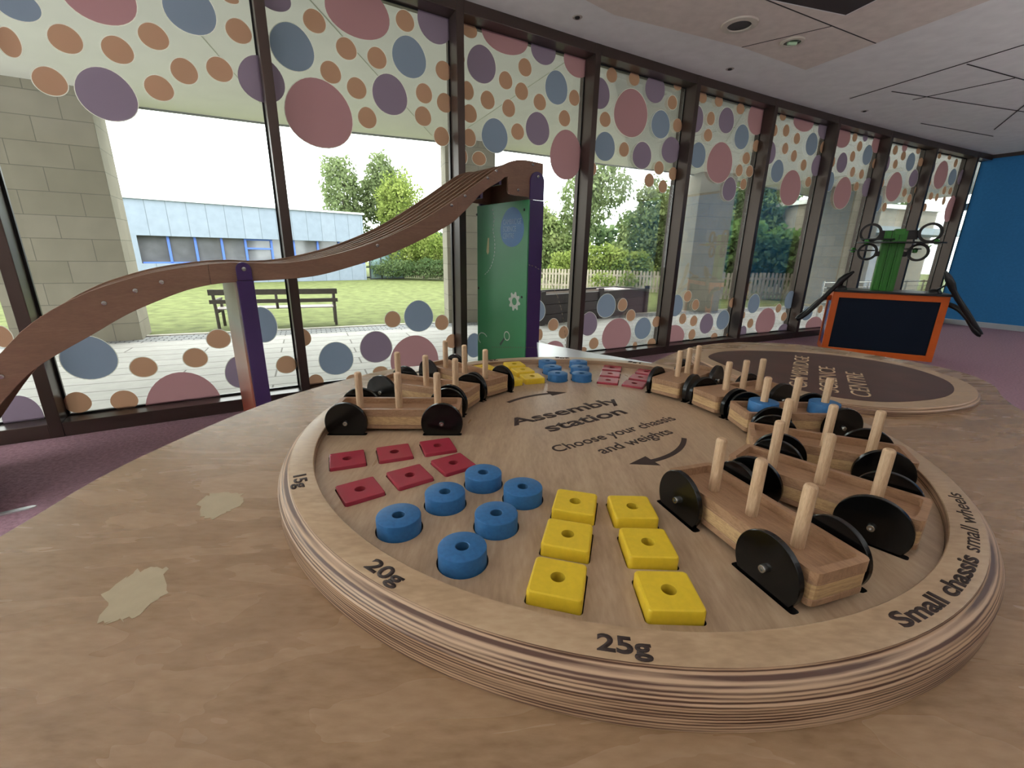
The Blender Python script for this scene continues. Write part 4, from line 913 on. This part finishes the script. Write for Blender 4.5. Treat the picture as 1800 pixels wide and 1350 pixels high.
for px, lb in ((-.055, 'blue round weight on the peg of the loaded chassis, nearer the disc centre'), (.055, 'blue round weight on the peg of the loaded chassis, nearer the rim')):
    o = first['blue'].copy(); COL.objects.link(o)
    a = math.radians(CH[3][2]); o.location = (CX+cx_+px*math.cos(a), CY+cy_+px*math.sin(a), ZP+.0312); o.rotation_euler = (0, 0, .3)
    tag(o, lb, 'weight', 'blue weights on the chassis pegs')

# logo board ----------------------------------------------------------
g = empty('logo_board', (.92, 1.23, ZTB)); tag(g, 'egg shaped birch board with a dark stained oval and pale lettering', 'sign board')
ov = [(.640, 1.330), (.643, 1.404), (.713, 1.480), (.797, 1.510), (.90, 1.516), (.996, 1.504), (1.10, 1.462), (1.18, 1.39), (1.217, 1.297), (1.200, 1.175), (1.139, 1.080), (1.047, 1.007), (.932, .966), (.831, .960), (.75, 1.00), (.69, 1.09), (.655, 1.20)]
ovs = interp(ov+[ov[0]], 5)[:-1]; ovr = rel(ovs, (.92, 1.23))
def grow(P, d):
    out = []; n = len(P)
    for i in range(n):
        a = Vector(P[i-1]); b = Vector(P[(i+1) % n]); t = (b-a).normalized(); out.append((P[i][0]-t.y*d, P[i][1]+t.x*d))
    return out
h0, h1 = 0, .018
b = MB(); L0 = [(grow(ovr, d), z) for d, z in ((.050, 0), (.050, .010), (.047, .0125), (.045, .013), (.0445, .0165), (.042, .018))]
n = len(ovr); vs = [(x, y, z) for P_, z in L0 for x, y in P_]
b.add(vs, [[k*n+i, k*n+(i+1) % n, (k+1)*n+(i+1) % n, (k+1)*n+i] for k in range(len(L0)-1) for i in range(n)], 1, True)
b.add(vs[:n], [list(range(n))], 1); b.add(vs[-n:], [list(range(n))], 0)
b.build('board', [M_ring, M_plyedge], g)
place_mesh('stained_oval', flat_mesh('stained_oval', [ovr], .0004), M_etch, g, (0, 0, .018))
for body, perp, a0, a1 in (('CAMBRIDGE', -.038, 1.292, 1.737), ('SCIENCE', -.104, 1.292, 1.604), ('CENTRE', -.168, 1.292, 1.570)):
    me, x0, x1 = text_mesh(body, -.006); k = (a1-a0)/(x1-x0); ux, uy = .552, .834
    for v in me.vertices:
        A_ = a0+(v.co.x-x0)*k; Pp = perp+v.co.y*.043/.73
        v.co = Vector((A_*ux-Pp*uy-.92, A_*uy+Pp*ux-1.23, v.co.z))
    place_mesh('board_lettering', me, M_lightletter, g, (0, 0, .0184))

# ------------------------------------------------------------------ wooden slide track
TT = math.radians(38); TW = .58
TR = empty('slide_track', (-1.96, 1.48, 0), TT); tag(TR, 'long curving wooden slide track with bolted side panels, running down to the left', 'slide')
top = [(-.45, -.02), (-.2, .25), (0, .50), (.112, .624), (.186, .705), (.274, .773), (.38, .832), (.469, .867), (.581, .903), (.698, .927), (.822, .944), (.931, .949), (1.047, .945), (1.172, .956), (1.309, .984), (1.486, 1.035), (1.68, 1.111), (1.855, 1.197), (2.042, 1.308), (2.2, 1.409), (2.325, 1.491), (2.432, 1.552), (2.545, 1.579), (2.713, 1.578)]
bot = [(-.42, -.25), (-.17, .10), (.0, .34), (.072, .434), (.166, .538), (.255, .602), (.364, .667), (.48, .738), (.579, .785), (.702, .833), (.809, .856), (.92, .864), (1.087, .871), (1.244, .887), (1.418, .931), (1.607, .988), (1.814, 1.074), (2.0, 1.165), (2.119, 1.257), (2.241, 1.366), (2.368, 1.439), (2.425, 1.484)]
tops = interp(top, 5); bots = interp(bot, 5)
def vert(poly, d0, d1, b, mi=0):
    """extrude an (s, z) outline from d0 to d1 across the track"""
    n = len(poly); vs = [(s, d0, z) for s, z in poly]+[(s, d1, z) for s, z in poly]
    b.add(vs, [list(range(n)), list(range(n, 2*n))[::-1]]+[[i, n+i, n+(i+1) % n, (i+1) % n] for i in range(n)], mi); return b
s_lo = .03
def seg_poly(a, c, dz0=0.0, dz1=0.0, step=.03, tail=None):
    N = max(2, int((c-a)/step)); ss = [a+(c-a)*k/N for k in range(N+1)]
    return [(s, zat(tops, s)-dz1) for s in ss], ss
def panel(a, c, d0, d1, name='side_panel'):
    up, ss = seg_poly(a, c); dn = [(s, zat(bots, s)) for s in ss]
    return vert(up+dn[::-1], d0, d1, MB()).build(name, M_track, TR, bevel=.0015)
for d0, d1 in ((0, .018), (TW-.018, TW)):
    panel(-.40, .789, d0, d1); panel(.790, 2.059, d0, d1)
    up, ss = seg_poly(2.060, 2.713); dn = [(s, zat(bots, s)) for s in ss if s <= 2.41]
    vert(up+[(2.713, 1.362), (2.45, 1.368), (2.437, 1.374), (2.43, 1.386), (2.427, 1.47)]+dn[::-1], d0, d1, MB()).build('side_panel', M_track, TR, bevel=.0015)
def sheet(d0, d1, dz, th, a=-.38, c=2.71, name='track_bed', m=M_bed):
    N = 90; b = MB(); ss = [a+(c-a)*k/N for k in range(N+1)]
    poly = [(s, zat(tops, s)-dz) for s in ss]+[(s, zat(tops, s)-dz-th) for s in ss[::-1]]
    return vert(poly, d0, d1, b).build(name, m, TR)
sheet(.018, TW-.018, .030, .012)
for dd in (.10, .19, .28, .37, .46): sheet(dd, dd+.022, .008, .022, name='lane_divider', m=M_track)
# underside ribs seen below the top end
for s in (2.10, 2.24, 2.38): MB().box((s, TW/2, zat(tops, s)-.075), (.018, TW-.04, .06)).build('cross_rib', M_purple, TR)
MB().box((2.70, TW/2, 1.46), (.018, TW-.036, .19)).build('end_board', M_track, TR)
for s, z in ((.097, .54), (.426, .791), (.529, .836), (.619, .868), (1.557, 1.037), (2.016, 1.272), (2.108, 1.33), (2.27, 1.444), (2.333, 1.492), (2.621, 1.562), (2.505, 1.40)):
    T2 = Matrix.Rotation(PI/2, 4, 'X')
    MB().lathe([(0, .001), (.004, .001), (.004, .005), (.0085, .004), (.0095, 0)], 0, T2, 20, True, False).build('bolt', M_chrome, TR).location = (s, 0, z)
def capshape(s0, s1, z0, z1):
    r = (s1-s0)/2; c = (s0+s1)/2
    return [(s0, z0), (s1, z0)]+[(c+r*math.cos(PI*k/14), z1-r+r*math.sin(PI*k/14)) for k in range(15)]
def post(s0, s1, ztop, zcap, label, cat='post', d0=-.014):
    e = empty('support_post', TR.matrix_basis @ Vector(((s0+s1)/2, TW/2, 0)), TT)
    c = (s0+s1)/2; sh = lambda P: [(s-c, z) for s, z in P]
    for y0, y1 in ((-TW/2+d0, -TW/2+.045), (TW/2-.045, TW/2+.014)):
        vert(sh([(s0, 0), (s1, 0), (s1, ztop), (s0, ztop)]), y0, y1, MB()).build('post', M_purple, e, bevel=.002)
        yy = (y0-.001, y0+.013) if y0 < 0 else (y1-.013, y1+.001)
        vert(sh(capshape(s0+.003, s1-.003, ztop+.002, zcap)), yy[0], yy[1], MB()).build('rounded_bracket', M_purple, e, bevel=.002)
    T2 = Matrix.Rotation(PI/2, 4, 'X')
    MB().lathe([(0, .001), (.004, .001), (.004, .006), (.009, .005), (.010, 0)], 0, T2, 20, True, False).build('bolt', M_chrome, e).location = (0, -TW/2+d0-.001, zcap-.03)
    tag(e, label, cat); return e
TR.matrix_basis
bpy.context.view_layer.update()
e1 = post(.888, .955, .868, .950, 'short purple post carrying the middle of the slide track')
# printed side board of the short post
Mg = bpy.data.materials.new('faded orange print'); Mg.use_nodes = True
n = Mg.node_tree; b_ = n.nodes['Principled BSDF']; t_ = n.nodes.new('ShaderNodeTexCoord'); sp_ = n.nodes.new('ShaderNodeSeparateXYZ'); r_ = n.nodes.new('ShaderNodeValToRGB'); mr = n.nodes.new('ShaderNodeMapRange')
mr.inputs['From Min'].default_value = .2; mr.inputs['From Max'].default_value = .88
n.links.new(t_.outputs['Object'], sp_.inputs[0]); n.links.new(sp_.outputs[2], mr.inputs['Value']); n.links.new(mr.outputs[0], r_.inputs[0]); n.links.new(r_.outputs[0], b_.inputs['Base Color'])
r_.color_ramp.elements[0].color = lin(184, 92, 66); r_.color_ramp.elements[1].color = lin(206, 196, 168)
k_ = r_.color_ramp.elements.new(.45); k_.color = lin(204, 158, 128); k_ = r_.color_ramp.elements.new(.68); k_.color = lin(188, 196, 182)
b_.inputs['Roughness'].default_value = .35
MB().box((-.0335-.004, 0, .43), (.008, TW-.03, .86)).build('printed_board', Mg, e1)
e2 = post(2.597, 2.718, 1.350, 1.522, 'tall dark purple post under the high end of the slide track')
GP = MB().box((-.0605-.006, 0, .675), (.010, TW+.03, 1.35)).build('green_board', M_green, e2, bevel=.001)
xg = -.0605-.011
# printed motifs on the green board, (y, z) with y toward the window
def motif(name, loops, m, h=.0008):
    me = flat_mesh(name, loops, h)
    for v in me.vertices: v.co = Vector((-v.co.z, v.co.x, v.co.y))
    return place_mesh(name, me, m, GP, (0, 0, 0))
GP_off = Vector(GP.location)
def gy(d): return d-TW/2
def egg(cy, cz, ry, rz, n=40): return [(gy(cy)+ry*math.cos(2*PI*k/n)*(1-.12*math.sin(2*PI*k/n)), cz+rz*math.sin(2*PI*k/n)) for k in range(n)]
def place_motif(name, loops, m, h=.0008, lift=0):
    o = motif(name, loops, m, h); o.location = (xg-lift, 0, 0); return o
place_motif('blue_egg', [egg(.160, 1.185, .132, .130)], M_bluelogo)
for body, z0, w in (('CAMBRIDGE', 1.205, .205), ('SCIENCE', 1.158, .15), ('CENTRE', 1.112, .13)):
    me, x0, x1 = text_mesh(body, .0, .0006)
    k = w/(x1-x0)
    for v in me.vertices:
        v.co = Vector((-v.co.z, gy(.262)-(v.co.x-x0)*k, z0+v.co.y*.036/.73))
    o = place_mesh('board_lettering', me, M_logotext, GP); o.location = (xg-.0009, 0, 0)
gr = []
for k in range(32):
    a = 2*PI*(k+.5)/32; r = .068 if k % 4 < 2 else .050; gr.append((gy(.117)+r*math.cos(a), .683+r*math.sin(a)))
place_motif('gear_print', [gr, circ(gy(.117), .683, .027, 24)], M_whiteprint)
place_motif('magnifier_print', [circ(gy(.200), .420, .036, 24), circ(gy(.200), .420, .028, 24)], M_whiteprint)
place_motif('magnifier_handle', [[(gy(.225), .392), (gy(.235), .402), (gy(.290), .345), (gy(.278), .332)]], M_greyprint)
place_motif('pencil_print', [[(gy(.435), 1.12), (gy(.452), 1.12), (gy(.470), 1.02), (gy(.452), 1.00), (gy(.436), 1.02)]], M_creamprint)
def dashes(name, pts, m, w=.004, dl=.016, gap=.012):
    L_ = []
    for a, b in zip(pts, pts[1:]):
        a = Vector(a); b = Vector(b); d = b-a; t = d.normalized(); nn = Vector((-t.y, t.x))*w/2; x = 0
        while x+dl < d.length+.002:
            p = a+t*x; q = p+t*dl; L_.append([tuple(p-nn), tuple(q-nn), tuple(q+nn), tuple(p+nn)]); x += dl+gap
    return place_motif(name, L_, m, .0006)
def arcpts(cy, cz, ry, rz, a0, a1, n=10): return [(gy(cy)+ry*math.cos(math.radians(a0+(a1-a0)*k/n)), cz+rz*math.sin(math.radians(a0+(a1-a0)*k/n))) for k in range(n+1)]
dashes('dashed_path', arcpts(.56, 1.06, .20, .22, 250, 150, 7)+[(gy(.37), 1.25), (gy(.40), 1.34)], M_whiteprint, .005)
dashes('dashed_path', arcpts(-.02, .42, .40, .52, 92, 178, 9)+[(gy(.40), .30)], mat('faint red print', (110, 92, 70), .5), .004, .014, .016)
place_motif('rocket_print', [arcpts(.52, .35, .07, .05, -60, 150, 8)+arcpts(.52, .35, .062, .042, 150, -60, 8)], M_whiteprint)
for y, z in ((.60, 1.29), (.03, 1.29), (.58, .745), (.035, .72), (.58, .06), (.03, .06)):
    MB().lathe([(0, .003), (.007, .003), (.009, 0)], 0, Matrix.Rotation(-PI/2, 4, 'Y'), 14, True, False).build('screw', M_gasket, GP).location = (xg, gy(y), z)
# end post with steel foot at the lower left
e = empty('support_post', (-1.985, 1.462, 0), TT)
MB().box((-.045, .0, .17), (.09, .05, .34)).build('post', M_purple, e, bevel=.002)
MB().box((-.0005, .0, .17), (.002, .046, .335)).build('edge_strip', mat('pale lilac edge', (116, 106, 150), .5), e)  # lighter lilac sheet over the right face of the post
q = MB().prism([(0, -.012), (.09, -.012), (.105, -.006), (.11, 0), (.105, .006), (.09, .012), (0, .012)], 0, .006); q.box((.002, 0, .022), (.004, .024, .04))
q.build('steel_foot', mat('bright steel foot', (235, 238, 238), .2, .6), e, bevel=.0008)
tag(e, 'low purple post with a bright steel floor foot at the far left', 'post')
# white board on the floor side behind the disc
q = MB().prism([(.14, 2.30), (.157, 2.80), (.434, 2.533), (.76, 2.276), (.52, 1.96)], .44, .462).build('white_board', M_white, None, bevel=.003)
tag(q, 'white laminate landing board at the foot of the tall purple post', 'board')
for x, y in ((.19, 2.60), (.62, 2.3), (.2, 2.3), (.50, 2.06)):
    o = MB().box((0, 0, .22), (.03, .03, .44)).build('leg', M_white, q); o.location = (x, y, 0)

# ------------------------------------------------------------------ orange cabinet
FL = Vector((3.55, 4.95)); FR = Vector((4.39, 4.47)); d = FR-FL; CWd = d.length; ca = math.atan2(d.y, d.x); CD = .50
cb = empty('exhibit_cabinet', (FL.x, FL.y, 0), ca)
tag(cb, 'orange framed cabinet with dark blue panels and a black top, near the blue wall', 'cabinet')
H = .675
q = MB(); f = .06
for x in (f/2, CWd-f/2):
    for y in (f/2, CD-f/2): q.box((x, y, H/2), (f, f, H))
for z in (f/2+.0, H-f/2):
    for y in (f/2, CD-f/2): q.box((CWd/2, y, z), (CWd-2*f, f, f))
    for x in (f/2, CWd-f/2): q.box((x, CD/2, z), (f, CD-2*f, f))
q.build('frame', M_orange, cb, bevel=.002)
MB().box((CWd/2, .02, H/2), (CWd-2*f, .012, H-2*f)).build('front_panel', M_navy, cb)
MB().box((CWd/2, CD-.02, H/2), (CWd-2*f, .012, H-2*f)).build('back_panel', M_navy, cb)
for x in (.02, CWd-.02): MB().box((x, CD/2, H/2), (.012, CD-2*f, H-2*f)).build('side_panel', mat('glossy blue side panel', (34, 84, 150), .2), cb)
MB().prism(rrect(CWd/2, CD/2, CWd+.05, CD+.05, .03, 0, 4), H, H+.022).build('top', M_blacktop, cb, bevel=.003)
for x in (-.012,): MB().tube([(.0, .10, .60), (-.06, .10, .60)], .03, seg=14).build('hose_socket', M_orange, cb)
# green column with mirror arms
gc = empty('viewer_column', cb.matrix_basis @ Vector((CWd/2-.035, CD/2, H+.022)), ca)
tag(gc, 'green aluminium column with black ring arms standing on the orange cabinet', 'exhibit column')
q = MB()
for x in (-.066, 0, .066): q.box((x, 0, .31), (.062, .08, .62)); q.box((x, -.043, .31), (.03, .008, .62))
q.build('column', M_greenpost, gc, bevel=.002)
MB().box((.03, 0, .61), (.085, .10, .06)).build('column_cap', M_greenpost, gc, bevel=.003)
def ringarm(x, z, r, tilt, y=0):
    T2 = Matrix.Translation((x, y, z)) @ Matrix.Rotation(tilt, 4, 'Y') @ Matrix.Rotation(PI/2, 4, 'X')
    MB().lathe([(r-.020, -.012), (r+.003, -.012), (r+.003, .012), (r-.020, .012), (r-.020, -.012)], 0, T2, 40, True, False).build('lens_ring', M_rubber, gc)
for (z, xs, w) in ((.60, (-.22, .27), .05), (.405, (-.21, .215), .04)):
    for x in xs: ringarm(x, z, .095 if z > .5 else .088, 0, -.05)
    MB().box(((xs[0]+xs[1])/2, -.02, z-.02), ((xs[1]-xs[0])-.17, .03, .09 if z > .5 else .05)).build('arm', M_rubber, gc, bevel=.004)
for (z, x0, x1, y) in ((.50, -.33, .41, -.09), (.535, -.30, .0, -.05), (.42, -.37, -.12, .02), (.44, .05, .25, .02)):
    MB().lathe([(0, -.006), ((x1-x0)/2, -.006), ((x1-x0)/2, .006), (0, .006)], 0, Matrix.Translation(((x0+x1)/2, y, z)) @ Matrix.Scale(.5, 4, (0, 1, 0)), 32, True, False).build('disc_plate', M_rubber, gc)
for x, z in ((-.24, .515), (.33, .515), (-.33, .43), (.20, .43)):
    MB().lathe([(0, .022), (.014, .018), (.022, .006), (.024, 0), (.02, -.03), (0, -.034)], 0, Matrix.Translation((x, -.09 if z > .5 else .02, z)), 18, True, False).build('green_knob', M_greenpost, gc)
# hoses
def hose(pts, label, tip, base):
    e = empty('air_hose', cb.matrix_basis @ Vector((base[0], base[1], 0)), ca)
    P = [(s-base[0], y-base[1], z) for s, y, z in pts]
    MB().tube(interp(P, 6), .024, seg=12).build('hose', M_rubber, e)
    T_ = [(s-base[0], y-base[1], z) for s, y, z in tip]
    MB().tube(T_, [.026, .034, .030, .012], seg=14).build('nozzle', M_rubber, e)
    tag(e, label, 'hose', 'hoses on the orange cabinet')
hose([(-.05, .10, .60), (-.12, .0, .56), (-.20, -.06, .46), (-.275, -.08, .385), (-.285, -.09, .36), (-.22, -.09, .42), (-.13, -.08, .545), (-.04, -.06, .68), (.02, -.05, .77)], 'black rubber hose and nozzle looping off the left side of the orange cabinet', [(.0, -.06, .74), (.035, -.06, .80), (.075, -.06, .845), (.13, -.06, .895)], (.03, -.05))
hose([(.97, .06, .60), (1.05, .0, .56), (1.12, -.05, .48), (1.19, -.08, .37), (1.235, -.08, .335), (1.17, -.08, .43), (1.08, -.07, .56), (1.0, -.06, .67), (.93, -.06, .78)], 'black rubber hose and nozzle hanging off the right side of the orange cabinet', [(.955, -.06, .74), (.925, -.06, .80), (.89, -.06, .86), (.855, -.06, .92)], (.94, -.05))
for x, lb in ((.06, 'left'), (CWd-.12, 'right')):
    MB().lathe([(.06, 0), (.06, .012), (.045, .035), (.02, .045), (0, .046)], 0, None, 24, True, False).build('nozzle_rest', M_rubber, cb).location = (x, .06, H+.022)
    MB().tube([(x, .06, H+.05), (x-.0 if lb == 'left' else x+.06, -.02, H+.12)], .009, seg=8).build('nozzle_stay', M_rubber, cb)
bpy.context.view_layer.update()
